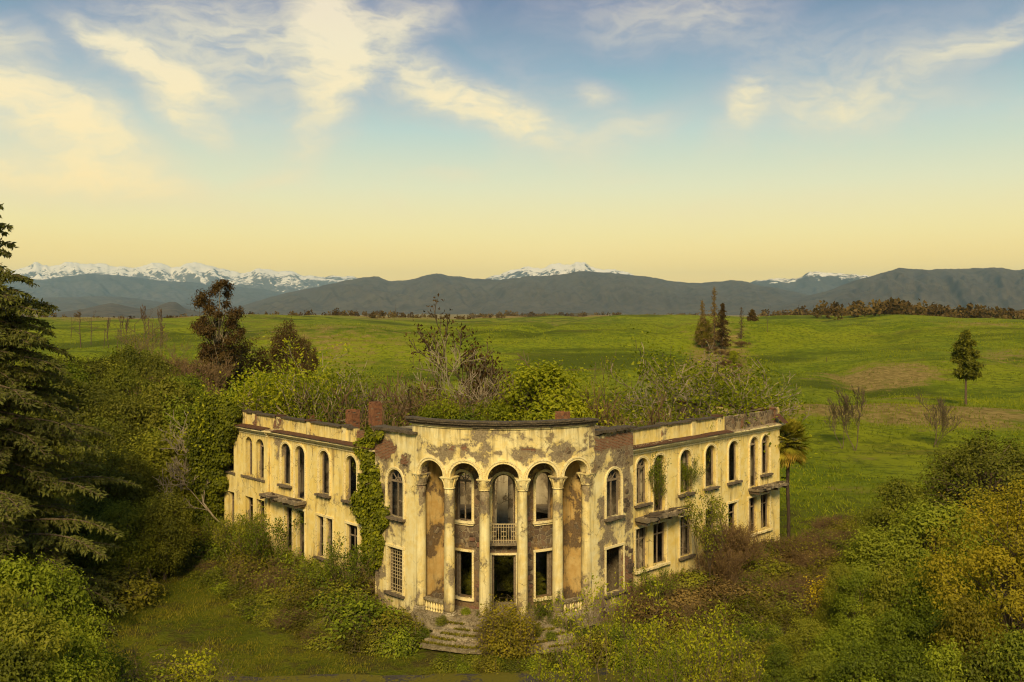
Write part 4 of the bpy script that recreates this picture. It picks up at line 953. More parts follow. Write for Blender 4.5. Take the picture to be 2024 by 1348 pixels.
def limb(p0, p1, r0, r1, r, n=4, bend=.12):
    """bent limb between two points"""
    p0, p1 = np.array(p0, float), np.array(p1, float); L = np.linalg.norm(p1 - p0); pts = [p0]
    for i in range(1, n): pts.append(p0 + (p1 - p0) * i / n + r.normal(size=3) * L * bend * .5 + np.array([0, 0, L * bend * math.sin(math.pi * i / n) * .6]))
    pts.append(p1); rr = np.linspace(r0, r1, n + 1)
    return [np.r_[pts[i], pts[i + 1], rr[i], rr[i + 1]] for i in range(n)], pts

def crown_tree(seed, Ht, rx, z0, nclump, nleaf, leaf, cr, shell=.55, flat=.75, trunk_r=.16, drop=.0, pear=0.0, width=.5):
    """trunk, limbs reaching to leaf clumps spread through an uneven crown"""
    r = np.random.default_rng(seed); rz = (Ht - z0) / 2; cz = z0 + rz
    d = unit(r.normal(size=(nclump, 3))); rad = (shell + (1 - shell) * r.uniform(0, 1, nclump) ** .5) * (.72 + .5 * fbm(d[:, 0] * 2.2 + 9 + seed, d[:, 1] * 2.2 + d[:, 2] * 1.7, seed, 2))
    c = d * rad[:, None] * np.array([rx, rx, rz]); tt = (c[:, 2] / rz + 1) / 2
    c[:, :2] *= (1 + pear * (.5 - tt))[:, None]; c[:, 2] += cz; c[:, 2] = np.maximum(c[:, 2], cr * .3)
    tone = r.uniform(.15, .85, nclump)
    Pn = np.repeat(c, nleaf, 0); cc = cr * r.uniform(.6, 1.3, nclump)
    off = r.normal(size=Pn.shape) * np.repeat(cc, nleaf)[:, None] * np.array([.62, .62, .62 * flat])
    Pn = Pn + off; Pn[:, 2] = np.maximum(Pn[:, 2], .05)
    out = unit(off + .35 * np.repeat(c - np.array([0, 0, cz]), nleaf, 0) / max(rx, rz))
    D = out * .5 + r.normal(size=Pn.shape) * .8 + np.array([0, 0, .1 - drop]); nrm = out + r.normal(size=Pn.shape) * .38 + np.array([0, 0, .45])
    var = np.repeat(tone, nleaf) * .55 + r.uniform(0, .45, len(Pn))
    crown = leaf_mesh('crown', Pn, D, leaf * r.uniform(.7, 1.3, len(Pn)), r, L_OLIVE, width, .10, var, nrm)
    segs, pts = limb((0, 0, -.3), (r.normal() * .2, r.normal() * .2, Ht * .8), trunk_r, trunk_r * .25, r, 8, .05)
    for i in range(nclump):
        k = int(np.clip(c[i, 2] / (Ht * .8) * 8 * .62, 0, 7)); s, _ = limb(pts[k], c[i], trunk_r * .30, .012, r, 3, .18); segs += s
    return [('trunk', wood_mesh('trunk', segs, B_BROWN, 4)), ('crown', crown)], Ht

def branch_tree(seed, Ht, levels=5, kids=3, ratio=.66, ang=(22, 55), up=.18, r0=.14, first=.34, leafn=0, leaf=.16, spread=.25, stems=1, mat=None, lmat=None, wig=.16, rmin=.016):
    """branching skeleton, bare or with sparse leaf tufts at the twig ends"""
    r = np.random.default_rng(seed); segs = []; tips = []
    def go(p, d, L, rad, lev):
        n = 4 if lev < 3 else 3; q = p.copy(); dd = d.copy()
        for i in range(n):
            dd = unit(dd + r.normal(size=3) * wig + np.array([0, 0, up * .35])); e = q + dd * L / n
            ra, rb = rad * (1 - .45 * i / n), rad * (1 - .45 * (i + 1) / n); segs.append(np.r_[q, e, max(ra, rmin), max(rb, rmin * .85)])
            if lev < levels and (i >= 1 or lev > 0):
                for _ in range(1 if i < n - 1 else max(1, kids - 1)):
                    if i < n - 1 and r.random() < .25: continue
                    t = math.radians(r.uniform(*ang)); ax = unit(np.cross(dd, r.normal(size=3)))
                    nd = unit(dd * math.cos(t) + ax * math.sin(t) + np.array([0, 0, up])); go(e.copy(), nd, L * ratio * r.uniform(.7, 1.15), rb * .62, lev + 1)
            q = e
        if lev >= levels - 1: tips.append(np.r_[q, dd])
    for s in range(stems):
        d = unit(np.array([r.normal() * .12, r.normal() * .12, 1])) if stems == 1 else unit(np.array([math.cos(s * 2.4) * r.uniform(.1, .6), math.sin(s * 2.4) * r.uniform(.1, .6), 1]))
        go(np.array([0, 0, -.3]), d, Ht * first * r.uniform(.85, 1.1), r0 * (1 if stems == 1 else .6), 0)
    S = np.array(segs); top = S[:, 5].max(); sc = Ht / top; S[:, :6] *= sc
    parts = [('trunk', wood_mesh('trunk', S, mat or B_TWIG, 4))]
    if leafn:
        T = np.array(tips); T[:, :3] *= sc; n = len(T) * leafn
        Pn = np.repeat(T[:, :3], leafn, 0) + r.normal(size=(n, 3)) * spread; D = np.repeat(T[:, 3:], leafn, 0) * .5 + r.normal(size=(n, 3)) * .7
        parts.append(('crown', leaf_mesh('crown', Pn, D, leaf * r.uniform(.6, 1.3, n), r, lmat or L_LIME, .55, .15)))
    return parts, Ht

def mound(seed, Rm, Hm, nleaf, leaf, ntwig=60, twigmat=None, lmat=None, tw=.010):
    """bramble mound: arching stems and small leaves through a low dome"""
    r = np.random.default_rng(seed); d = unit(r.normal(size=(nleaf, 3))); d[:, 2] = np.abs(d[:, 2])
    rad = r.uniform(.45, 1.0, nleaf) * (.62 + .75 * fbm(d[:, 0] * 2.4 + seed * 3, d[:, 1] * 2.4 + d[:, 2], seed, 3))
    Pn = d * rad[:, None] * np.array([Rm, Rm, Hm]); Pn += r.normal(size=Pn.shape) * .06
    D = d * .3 + r.normal(size=Pn.shape); nrm = d + r.normal(size=Pn.shape) * .5 + np.array([0, 0, .5])
    tone = fbm(Pn[:, 0] * 1.6 + seed, Pn[:, 1] * 1.6 + Pn[:, 2] * 1.3, seed + 3, 3)
    var = (tone - .5) * 1.5 + r.uniform(.1, .8, nleaf)
    lm = leaf_mesh('foliage', Pn, D, leaf * r.uniform(.6, 1.4, nleaf), r, lmat or L_BRAM, .6, .1, var, nrm)
    segs = []
    for i in range(ntwig):
        a = r.uniform(0, 6.28); rr = r.uniform(.3, 1.15); b = np.array([math.cos(a) * Rm * rr * .4, math.sin(a) * Rm * rr * .4, -.1]); e = np.array([math.cos(a) * Rm * rr, math.sin(a) * Rm * rr, Hm * r.uniform(.2, 1.15) * (1.1 - rr * .5)])
        s, _ = limb(b, e, tw, tw * .4, r, 4, .35); segs += s
    return [('stems', wood_mesh('stems', segs, twigmat or B_TWIG, 3)), ('foliage', lm)], Hm

PR = {}
TONE = {'leaf_olive': 'olive', 'leaf_green': 'mid green', 'leaf_dark': 'dark green', 'leaf_cool_green': 'cool green', 'leaf_lime': 'lime green', 'leaf_bramble': 'brownish green', 'leaf_dry': 'dry brown'}
for s in range(3): PR['bush%d' % s] = crown_tree(20 + s, 8.0, 3.1, .3, 95, 200, .24, .85, .5, .7, .14, 0, .45)
for s in range(3): PR['fore%d' % s] = crown_tree(40 + s, 8.0, 2.9, .2, 125, 230, .165, .62, .45, .65, .12, 0, .5, .55)
for s in range(2): PR['wood%d' % s] = crown_tree(30 + s, 10.0, 3.4, .8, 110, 180, .29, .95, .55, .75, .2, 0, .4)
PR['big'] = crown_tree(45, 11.0, 3.6, .3, 170, 260, .15, .70, .45, .7, .16, .1, .4, .5)
PR['dome'] = crown_tree(61, 6.0, 3.4, .0, 230, 120, .15, .50, .72, .8, .14, 0, .5)
PR['gum'] = crown_tree(66, 22.0, 4.6, 6.0, 60, 260, .42, .95, .45, .7, .38, .1, -.1)
PR['blob'] = crown_tree(67, 9.0, 3.2, 1.0, 90, 120, .30, .85, .5, .8, .2)
PR['lone'] = crown_tree(68, 13.5, 2.2, 5.6, 170, 150, .26, .55, .35, .9, .22, .2, .5)
PR['maple'] = branch_tree(3, 9.0, 4, 3, .70, (25, 60), .16, .11, .32, 30, .16, .30, 3, B_GREY, L_LIME)
PR['maple2'] = branch_tree(14, 8.0, 4, 3, .68, (25, 58), .18, .10, .34, 14, .135, .25, 3, B_GREY, L_LIME)
PR['bare0'] = branch_tree(5, 10.0, 5, 3, .66, (22, 52), .2, .15, .34, 0, stems=2, mat=B_GREY)
PR['bare1'] = branch_tree(8, 8.0, 5, 3, .68, (25, 60), .12, .12, .3, 0, stems=3, mat=B_TWIG)
PR['bud0'] = branch_tree(6, 10.0, 4, 3, .68, (20, 50), .22, .15, .36, 2, .16, .3, 1, B_TWIG, L_OLIVE)
PR['ivytree'] = branch_tree(16, 12.0, 4, 3, .64, (22, 48), .2, .20, .38, 5, .22, .22, 2, B_BROWN, L_RUST, .16, .028)
PR['sapling0'] = branch_tree(9, 7.0, 3, 3, .62, (22, 42), .30, .07, .42, 6, .15, .14, 3, B_TWIG, L_LIME, .08, .009)
PR['sapling1'] = branch_tree(12, 6.0, 3, 3, .62, (20, 42), .30, .06, .42, 6, .15, .15, 4, B_TWIG, L_LIME, .09, .008)
PR['sprig'] = branch_tree(19, 3.6, 3, 3, .62, (20, 45), .28, .035, .42, 10, .11, .14, 3, B_TWIG, L_GREEN, .1, .007)
PR['far_bare'] = branch_tree(33, 11.0, 3, 3, .55, (18, 45), .3, .16, .55, 0, stems=1, mat=B_DEAD, wig=.07, rmin=.06)
PR['mid_bare'] = branch_tree(35, 9.0, 4, 3, .60, (18, 45), .28, .12, .5, 1, .14, .3, 2, B_BROWN, L_OLIVE, .09, .026)
PR['thicket'] = branch_tree(23, 6.0, 4, 4, .66, (15, 45), .25, .06, .36, 1, .12, .2, 6, B_RED, L_DRY)
PR['snag'] = branch_tree(31, 11.0, 3, 2, .42, (35, 75), .05, .20, .85, 0, stems=1, mat=B_DEAD, wig=.05)
for s in range(3): PR['mound%d' % s] = mound(50 + s, 1.5, 1.25, 3200, .125, 70)
for s in range(2): PR['twiggy%d' % s] = mound(70 + s, 1.5, 1.4, 1000, .12, 420, B_RED, L_DRY, .011)
PR['weed'] = mound(80, .8, .8, 1500, .10, 30, B_TWIG, L_GREEN, .008)
PR['flower'] = mound(81, 1.0, 1.4, 2600, .10, 40, B_TWIG, L_FLOW, .01)
PR['sedge'] = mound(83, 1.1, 1.7, 6500, .085, 220, B_TWIG, L_OLIVE, .007)

def put(kind, name, label, cat, x, y, h, group=None, lmat=None, bmat=None, rz=None, wide=1.0, z=None, rs=random.Random(77)):
    parts, h0 = PR[kind]; s = h / h0
    t = thing(name, label, cat, (x, y, gz(x, y) if z is None else z), rs.uniform(0, 6.28) if rz is None else rz, (s * wide, s * wide, s), group)
    for pn, me in parts:
        o = obj(pn, me, t); m = lmat if pn in ('crown', 'foliage') else bmat
        if m: o.material_slots[0].link = 'OBJECT'; o.material_slots[0].material = m
    return t
def gYs(px, base):
    """distance at which the ground under image column px meets row base"""
    Y = np.geomspace(70, 4000, 900); X = (px - CX) / F * Y; row = HZ + (H - ground_z(X, Y)) / Y * F
    k = np.argmax(row <= base); return float(Y[k]) if row[k] <= base else gY(base)
def putp(kind, name, label, cat, px, Y, pyt, *a, **k):
    """stand a plant at image column px, distance Y, tall enough to reach row pyt"""
    x = (px - CX) / F * Y; zt = H - (pyt - HZ) / F * Y; z = k.get('z') if k.get('z') is not None else gz(x, Y)
    return put(kind, name, label, cat, x, Y, max(.3, zt - z), *a, **k)
rs = random.Random(5)

# ------------------------------------------------------------------ plants on and in the ruin
def ivy_mass(name, label, cen, rad, n, mat, leaf, seed):
    r = np.random.default_rng(seed); C = np.array(cen); R_ = np.array(rad); k = np.repeat(np.arange(len(C)), n)
    d = unit(r.normal(size=(len(k), 3))); q = d * (R_[k] * r.uniform(.55, 1.08, len(k)))[:, None]; Pn = C[k] + q
    D = d * .55 + r.normal(size=Pn.shape) * .35 + np.array([0, -.25, -.45]); tone = r.uniform(0, .6, len(C))
    t = thing(name, label, 'ivy', tuple(C[np.argmin(C[:, 2])] * np.array([1, 1, 0]) + np.array([0, 0, -1])))
    o = obj('foliage', leaf_mesh('foliage', Pn, D, leaf * r.uniform(.7, 1.3, len(Pn)), r, mat, .8, .1, tone[k] * .6 + r.uniform(0, .6, len(Pn)), d + r.normal(size=Pn.shape) * .4 + np.array([0, -.3, .35])), t)
    o.matrix_parent_inverse = Matrix.Translation(-Vector(t.location))
    segs = []
    for i in range(len(C)):
        j = max(0, i - 1); s, _ = limb(C[j] + np.array([0, .2, 0]), C[i] + np.array([0, .2, 0]), .03, .025, r, 3, .1)
        if np.linalg.norm(C[j] - C[i]) < 3: segs += s
    o = obj('stem', wood_mesh('stem', segs, B_BROWN, 4), t); o.matrix_parent_inverse = Matrix.Translation(-Vector(t.location))
    return t
cen, rad = [], []
for (px, py, rr) in [(425, 800, .8), (448, 808, .75), (405, 822, .8), (462, 815, .5), (430, 830, 1.0), (455, 840, .7), (398, 850, .9), (425, 865, 1.0), (445, 868, .7), (400, 885, 1.0), (428, 900, .9), (405, 925, 1.0), (430, 935, .75), (412, 960, .95), (395, 945, .9),
                     (408, 990, .95), (425, 975, .7), (402, 1020, 1.0), (415, 1045, .9), (395, 1060, 1.0), (388, 1000, .9), (390, 905, .8), (455, 822, .6), (438, 885, .7), (420, 915, .9), (440, 812, .8), (415, 812, .8), (450, 855, .8), (436, 850, .9), (415, 845, .9), (442, 905, .6), (436, 955, .6), (425, 1000, .6), (418, 1010, .8), (395, 870, .9), (392, 830, .7), (410, 800, .6)]:
    k = (px - CX) / F; Y = 47.28 / (1 + k) - 1.15 if px > 412 else 69.0; cen.append(tuple(P(px, py, Y))); rad.append(rr)
ivy_mass('ivy', 'dense dark green ivy swallowing the far corner of the left wing', cen, rad, 1000, L_IVY, .19, 3)
IVP = [(725, 850), (755, 855), (743, 873), (740, 917), (746, 930), (743, 954), (752, 967), (753, 998), (763, 998), (763, 1023), (758, 1054), (752, 1088), (746, 1116), (736, 1126), (724, 1110), (722, 1060), (715, 1026), (699, 1004), (700, 989),
       (714, 970), (718, 911), (693, 886), (690, 877), (708, 870), (727, 870)]
r_ = np.random.default_rng(9); pp = np.c_[r_.uniform(685, 770, 1500), r_.uniform(845, 1130, 1500)]; pp = pp[inpoly(pp, IVP)]
cen, rad = [], []
for px, py in pp[np.argsort(pp[:, 1])][::4]:
    k = (px - CX) / F; Y = (47.28 / (1 + k) - .25) if px < 741 else 46.08 / (1 + k) - .15
    cen.append(tuple(P(px, py, Y))); rad.append(r_.uniform(.22, .38))
ivy_mass('ivy', 'yellow green ivy strip climbing the corner beside the grated window', cen, rad, 80, L_IVY, .19, 4)
# saplings, shrubs and trees rooted inside the walls
IN_G = 'bare saplings rooted inside the ruin'
for k, (px, Y, py, kd, lab, lm, wd) in enumerate([
    (570, 73, 682, 'maple', 'bright lime young maple rising behind the left wing', L_LIME, 1.1),
    (645, 71, 715, 'maple2', 'smaller lime sapling beside the bright maple behind the left wing', L_LIME, 1.0),
    (500, 76, 745, 'bush0', 'mid green leafy tree behind the left end of the ruin', L_GREEN, .9),
    (935, 78, 590, 'ivytree', 'tall bare tree with ivied trunk behind the portico', L_RUST, .85),
    (870, 72, 660, 'bare0', 'pale leafless tree left of the tall ivied tree', None, 1.0),
    (1070, 70, 700, 'fore0', 'lime green bushy tree behind the portico parapet', L_LIME, 1.0),
    (1330, 72, 680, 'maple2', 'spreading pale tree with sparse lime leaves over the right wing', L_LIME, 1.3),
    (1400, 82, 672, 'bare0', 'grey leafless tree behind the right wing', None, .9),
    (1205, 74, 690, 'bud0', 'thin budding tree between lime bush and right wing', L_OLIVE, .8),
    (770, 72, 745, 'bare1', 'twiggy leafless tree behind the left brick chimney', None, 1.0),
    (820, 84, 690, 'bud0', 'budding tree behind the twiggy thicket', L_OLIVE, 1.0),
    (985, 75, 690, 'bare1', 'twiggy leafless tree right of the ivied tree', None, .9)]):
    if kd == 'ivytree':
        pass
    putp(kd, 'tree' if kd not in ('maple', 'maple2') else 'young_tree', lab, 'tree', px, Y, py, None, lm, None, wide=wd, z=-1.0)
for k in range(26):
    px = rs.uniform(480, 1370); Y = rs.uniform(66, 90); kd = rs.choice(['bare1', 'bare0', 'bud0', 'thicket', 'thicket'])
    lab = '%s %s' % ({'bare1': 'twiggy brown leafless sapling', 'bare0': 'pale grey leafless sapling', 'bud0': 'slim sapling with olive buds', 'thicket': 'many stemmed russet sapling'}[kd], 'growing behind the left wing' if px < 740 else 'growing behind the portico' if px < 1180 else 'growing behind the right wing')
    putp(kd, 'sapling', lab, 'sapling', px, Y, rs.uniform(725, 785), IN_G + ': ' + lab, wide=rs.uniform(.8, 1.2), z=-1.0, lmat=L_OLIVE)
for k in range(10):
    px = rs.uniform(640, 1330); Y = rs.uniform(64, 78); putp(rs.choice(['fore1', 'bush1', 'fore2']), 'shrub', 'leafy shrub growing inside the roofless ruin', 'shrub', px, Y, rs.uniform(770, 815), 'leafy shrubs inside the ruin', rs.choice([L_GREEN, L_LIME]), wide=rs.uniform(.6, .85), z=-1.0)
for (x, y, h) in [(-2.0, 54.0, 1.8), (.2, 55.0, 2.4), (1.4, 53.6, 1.5), (-3.2, 55.5, 2.6), (2.6, 56.3, 2.4), (-.8, 57, 3.0)]:
    put('fore1', 'shrub', 'dark shrub in the shade behind the portico openings', 'shrub', x, y, h, 'shrubs behind the portico openings', L_DARK, z=0)
for (px, Y, py, kd, lm, lab) in [(1300, 57.3, 893, 'sprig', L_GREEN, 'green creeper sapling spilling from the right wing balcony door'), (1357, 60.2, 900, 'sprig', L_GREEN, 'green sapling leaning out of the third arched window of the right wing')]:
    putp(kd, 'sapling', lab, 'sapling', px, Y, py, None, lm, z=4.1, wide=.7)
for k in range(12):
    u = rs.uniform(.5, RWL - 7); x, y, _ = rw.map(u, 0, rs.uniform(1.0, 3.6)); put(rs.choice(['sprig', 'fore0']), 'sapling', 'lime sapling topping the right wing walls', 'sapling', x, y, rs.uniform(4.6, 5.4), 'saplings in the upper rooms of the right wing', rs.choice([L_LIME, L_GREEN]), wide=rs.uniform(.45, .7), z=4.0)
for k in range(7):
    u = rs.uniform(.5, LBLK); x, y, _ = lw.map(u, 0, rs.uniform(1.0, 3.6)); put(rs.choice(['sprig', 'bare1']), 'sapling', 'spindly sapling topping the left wing walls', 'sapling', x, y, rs.uniform(4.4, 5.4), 'saplings in the upper rooms of the left wing', rs.choice([L_LIME, L_OLIVE]), wide=rs.uniform(.6, .8), z=4.0)

# ------------------------------------------------------------------ palm by the right wing corner
def palm():
    b = P(1558, 1085, 69.2); x, y = b.x, b.y; g0 = gz(x, y); hc = 6.75 - g0; r = np.random.default_rng(2)
    t = thing('palm_tree', 'slender fan palm with shaggy crown beside the corner of the right wing', 'palm', (x, y, g0))
    segs = []; n = 26
    for i in range(n):
        z0, z1 = hc * i / n, hc * (i + 1) / n; w = .125 + (.05 if i > n - 6 else 0); segs.append(np.r_[.04 * math.sin(z0), 0, z0 - .1, .04 * math.sin(z1), 0, z1, w * 1.08, w * .94])
    obj('trunk', wood_mesh('trunk', segs, B_PALM, 9), t)
    def fronds(nf, elev, L, mat, name, fan, seed):
        r = np.random.default_rng(seed); V, Fq, var = [], [], []; st = []
        for k in range(nf):
            a = r.uniform(0, 6.28); e_ = math.radians(r.uniform(*elev)); d = np.array([math.cos(a) * math.cos(e_), math.sin(a) * math.cos(e_), math.sin(e_)])
            p0 = np.array([0, 0, hc + r.uniform(-.1, .25)]); p1 = p0 + d * L * r.uniform(.45, .6); st.append(np.r_[p0, p1, .018, .012])
            side = unit(np.cross(d, np.array([0, 0, 1.]))); tone = r.uniform(0, .7)
            for q in np.linspace(-1, 1, 19):
                ang = q * math.radians(fan); dd = unit(d * math.cos(ang) + side * math.sin(ang)); ln = L * .62 * (1 - .25 * abs(q)) * r.uniform(.9, 1.1)
                m = p1 + dd * ln * .6; tip = p1 + dd * ln + np.array([0, 0, -.10 * ln - .06 * r.random()]); wv = unit(np.cross(dd, np.array([.1, .2, 1.]))) * .05
                b_ = len(V); V += [p1, m + wv, tip, m - wv]; Fq.append((b_, b_ + 1, b_ + 2, b_ + 3)); var += [tone + r.uniform(0, .3)] * 4
        obj(name, new_mesh(name, np.array(V), [np.array(Fq)], {'var': np.clip(var, 0, 1)}, False, mat), t); obj('stalks', wood_mesh('stalks', st, L_PALM, 4), t)
    fronds(46, (12, 85), 1.75, L_PALM, 'crown', 80, 3); fronds(46, (-60, 15), 1.7, L_PALM, 'crown', 80, 5); fronds(13, (-70, -15), 1.65, L_PALMD, 'dead_fronds', 80, 4)
    segs = [np.r_[.1 * math.cos(a), .1 * math.sin(a), hc - .1 - q * .2, .32 * math.cos(a), .32 * math.sin(a), hc - .75 - q * .5, .03, .008] for a, q in zip(r.uniform(0, 6.28, 120), r.uniform(0, 1, 120))]
    obj('shag', wood_mesh('shag', segs, L_DRY, 3), t)
palm()

# ------------------------------------------------------------------ great cedar at the left edge
def cedar():
    Y = 50.0; x = (-45 - CX) / F * Y; g0 = gz(x, Y); Ht = 24.6; r = np.random.default_rng(12)
    t = thing('cedar_tree', 'huge dark cedar with tiers of drooping branches left of the lawn', 'tree', (x, Y, g0))
    tr = [np.r_[0, 0, Ht * i / 14 - .2, 0, 0, Ht * (i + 1) / 14, .48 * (1 - i / 14) + .04, .48 * (1 - (i + 1) / 14) + .03] for i in range(14)]
    obj('trunk', wood_mesh('trunk', tr, B_BROWN, 9), t)
    segs, Pn, D, var = [], [], [], []
    z = 1.2
    while z < Ht - .4:
        f = z / Ht; Lm = 9.6 * (1 - f) ** .80 * (1 if f > .12 else .8) + .3
        for k in range(5 if f < .8 else 4):
            a = r.uniform(0, 6.28); L = Lm * r.uniform(.62, 1.12); tone = r.uniform(0, .5)
            n = max(5, int(L / .45)); p = np.array([0, 0, z + r.uniform(-.3, .3)]); el = math.radians(r.uniform(2, 26)); q = p.copy(); pts = [q]
            for i in range(n):
                el -= math.radians(34 / n) * (1 if i < n * .6 else 2.2); a2 = a + r.normal() * .06
                q = q + np.array([math.cos(a2) * math.cos(el), math.sin(a2) * math.cos(el), math.sin(el)]) * L / n; pts.append(q)
            for i in range(n):
                segs.append(np.r_[pts[i], pts[i + 1], .075 * (1 - i / n) * (L / 6) + .012, .075 * (1 - (i + 1) / n) * (L / 6) + .01])
                if i < 1: continue
                w = (.25 + 1.15 * math.sin(math.pi * min(1, (i + .6) / n)) ** .8) * min(1, L / 4) * .85
                for s in (-1, 1):
                    for m in range(2):
                        aa = a + s * r.uniform(.7, 1.25); b0 = pts[i] + (pts[i + 1] - pts[i]) * r.random(); wl_ = w * r.uniform(.5, 1.15)
                        e1 = b0 + np.array([math.cos(aa) * wl_, math.sin(aa) * wl_, -.10 * wl_ - .16 * wl_ * wl_]); segs.append(np.r_[b0, e1, .014, .006])
                        kk = max(5, int(wl_ * 22)); tt = r.uniform(.05, 1.05, kk)[:, None]; c = b0 + (e1 - b0) * tt
                        Pn.append(c + r.normal(size=c.shape) * .035); D.append(np.array([math.cos(aa), math.sin(aa), -.35]) * r.uniform(.2, .8, (kk, 1)) + r.normal(size=c.shape) * .35 + np.array([0, 0, -.35])); var.append(tone + r.uniform(0, .5, kk))
                kk = 9; c = pts[i] + (pts[i + 1] - pts[i]) * r.uniform(0, 1, (kk, 1)); Pn.append(c); D.append(r.normal(size=c.shape) * .5 + np.array([math.cos(a) * .4, math.sin(a) * .4, -.3])); var.append(tone + r.uniform(0, .5, kk))
        z += .30 + .14 * f
    Pn, D, var = np.concatenate(Pn), np.concatenate(D), np.concatenate(var)
    obj('branches', wood_mesh('branches', segs, B_BROWN, 4), t)
    obj('needles', leaf_mesh('needles', Pn, D, .26 * r.uniform(.6, 1.3, len(Pn)), r, L_CEDAR, .36, .05, var), t)
cedar()

# ------------------------------------------------------------------ wood on the left
WG = 'wood left of the ruin'
wl_ = []
for px in range(60, 360, 30): wl_.append((px + rs.uniform(-10, 10), rs.uniform(118, 140), rs.uniform(682, 730)))
for px in range(40, 400, 36): wl_.append((px + rs.uniform(-10, 10), rs.uniform(98, 112), rs.uniform(705, 775)))
for px in range(110, 410, 42): wl_.append((px + rs.uniform(-10, 10), rs.uniform(84, 94), rs.uniform(735, 830)))
for px in range(100, 370, 48): wl_.append((px + rs.uniform(-12, 12), rs.uniform(74, 82), rs.uniform(800, 880)))
for px in range(90, 350, 52): wl_.append((px + rs.uniform(-12, 12), rs.uniform(64, 72), rs.uniform(880, 960)))
for px in (130, 190, 250, 300, 325): wl_.append((px, rs.uniform(59, 63), rs.uniform(965, 1030)))
for px in (-90, -30, 20, 70): wl_.append((px, rs.uniform(66, 95), rs.uniform(770, 900)))
for i, (px, Y, py) in enumerate(wl_):
    lm = rs.choice([L_OLIVE, L_OLIVE, L_GREEN, L_DARK]) if py < 880 else rs.choice([L_DARK, L_OLIVE, L_OLIVE])
    row = 'at the back of the wood, below the left meadow' if Y > 115 else 'in the second rank of the wood, below the meadow' if Y > 96 else 'in the middle of the wood, level with the ivied corner' if Y > 73 else 'at the near edge of the wood, behind the lawn' if px > 85 else 'behind the great cedar'
    lab = '%s leafy tree %s' % (TONE[lm.name], row)
    putp(rs.choice(['bush0', 'bush1', 'bush2', 'wood0', 'wood1']), 'leafy_tree', lab, 'tree', px, Y, py, WG + ': ' + lab, lm, wide=rs.uniform(.8, 1.1))
for (px, Y, py) in [(355, 150, 690), (385, 140, 700), (330, 132, 720), (395, 118, 745), (370, 108, 760)]:
    putp('thicket', 'thicket', 'brown leafless thicket below the tall russet tree', 'thicket', px, Y, py, 'brown thickets below the russet tree', L_DRY, wide=1.3)
putp('gum', 'gum_tree', 'tall russet gum tree with forked pale trunk behind the ivied corner', 'tree', 432, 165, 556, None, L_RUST, B_GREY, wide=.82)
putp('blob', 'tree', 'round dark russet tree in the meadow above the lime maple', 'tree', 572, 215, 640, None, L_RUST, wide=.62)
putp('blob', 'tree', 'small dark russet tree touching the round one in the meadow', 'tree', 606, 212, 672, None, L_RUST, wide=.5)
for (px, Y, py, lm) in [(290, 250, 622, L_YELL), (310, 240, 632, L_YELL), (262, 260, 645, L_YELL), (330, 250, 650, L_YELL), (476, 175, 672, L_RUST)]:
    putp('bud0' if lm is L_YELL else 'blob' if lm is L_RUST else 'thicket', 'tree', 'tan or russet budding tree left of the tall gum tree' if px < 400 else 'low russet tree at the right foot of the gum tree', 'tree', px, Y, py, 'budding trees by the gum tree' if px < 400 else 'low russet trees at the gum tree', lm, wide=1.1)
SG = 'leafless trees standing in the left meadow'
for (px, py, base) in [(160, 610, 690), (180, 612, 682), (215, 625, 690), (240, 622, 694), (252, 625, 700), (268, 622, 700), (300, 618, 700), (140, 622, 670), (205, 640, 690), (320, 640, 702), (232, 636, 690), (283, 600, 690), (292, 608, 695), (316, 606, 690)]:
    Y = gYs(px, base); putp('far_bare' if rs.random() < .65 else 'snag', 'bare_tree', 'thin dark leafless tree standing in the left meadow', 'tree', px, Y, py, SG, bmat=B_DEAD, wide=.75)

# ------------------------------------------------------------------ meadow trees and posts
for (px, py, base, w, lab) in [(1412, 566, 694, .55, 'tallest dead conifer of the clump on the meadow rise'), (1388, 590, 680, .7, 'shorter dead conifer left of the tallest one'), (1430, 602, 690, 1.0, 'dark bushy conifer right of the tallest dead one'), (1465, 608, 672, .6, 'thin leafless conifer standing apart right of the clump')]:
    pass
def conifer(px, py, base, rad, label, dens_, mat, seed, droop=.25, bare=.12):
    Y = gYs(px, base); x = (px - CX) / F * Y; g0 = gz(x, Y); Ht = H - (py - HZ) / F * Y - g0; r = np.random.default_rng(seed)
    t = thing('conifer', label, 'tree', (x, Y, g0)); segs = [np.r_[0, 0, Ht * i / 8 - .2, 0, 0, Ht * (i + 1) / 8, Ht * .017 * (1 - i / 8) + .04, Ht * .017 * (1 - (i + 1) / 8) + .03] for i in range(8)]; Pn, D = [], []
    for z in np.arange(Ht * bare, Ht * .985, Ht / 42):
        for k in range(4):
            if r.random() < .22: continue
            a = r.uniform(0, 6.28); L = rad * (1 - z / Ht) ** .7 * r.uniform(.25, 1.3) * (1 if bare < .3 else .55 + .45 * sstep(bare, bare + .12, z / Ht)) + .25; e = np.array([math.cos(a) * L, math.sin(a) * L, z - L * droop]); b = np.array([0, 0, z]); segs.append(np.r_[b, e, .06, .02])
            n = int(dens_ * (1 + L)); q = r.uniform(.15, 1, (n, 1)); Pn.append(b + (e - b) * q + r.normal(size=(n, 3)) * .18); D.append(r.normal(size=(n, 3)) + np.array([0, 0, -.8]))
    obj('trunk', wood_mesh('trunk', segs, B_DEAD, 4), t); Pn = np.concatenate(Pn); D = np.concatenate(D)
    obj('crown', leaf_mesh('crown', Pn, D, .7 * r.uniform(.5, 1.2, len(Pn)), r, mat, .4), t)
conifer(1412, 566, 694, 3.0, 'tallest dead conifer of the clump on the meadow rise', 5, L_DRY, 1)
conifer(1388, 592, 690, 3.2, 'shorter dead conifer left of the tallest one on the rise', 5, L_DRY, 2)
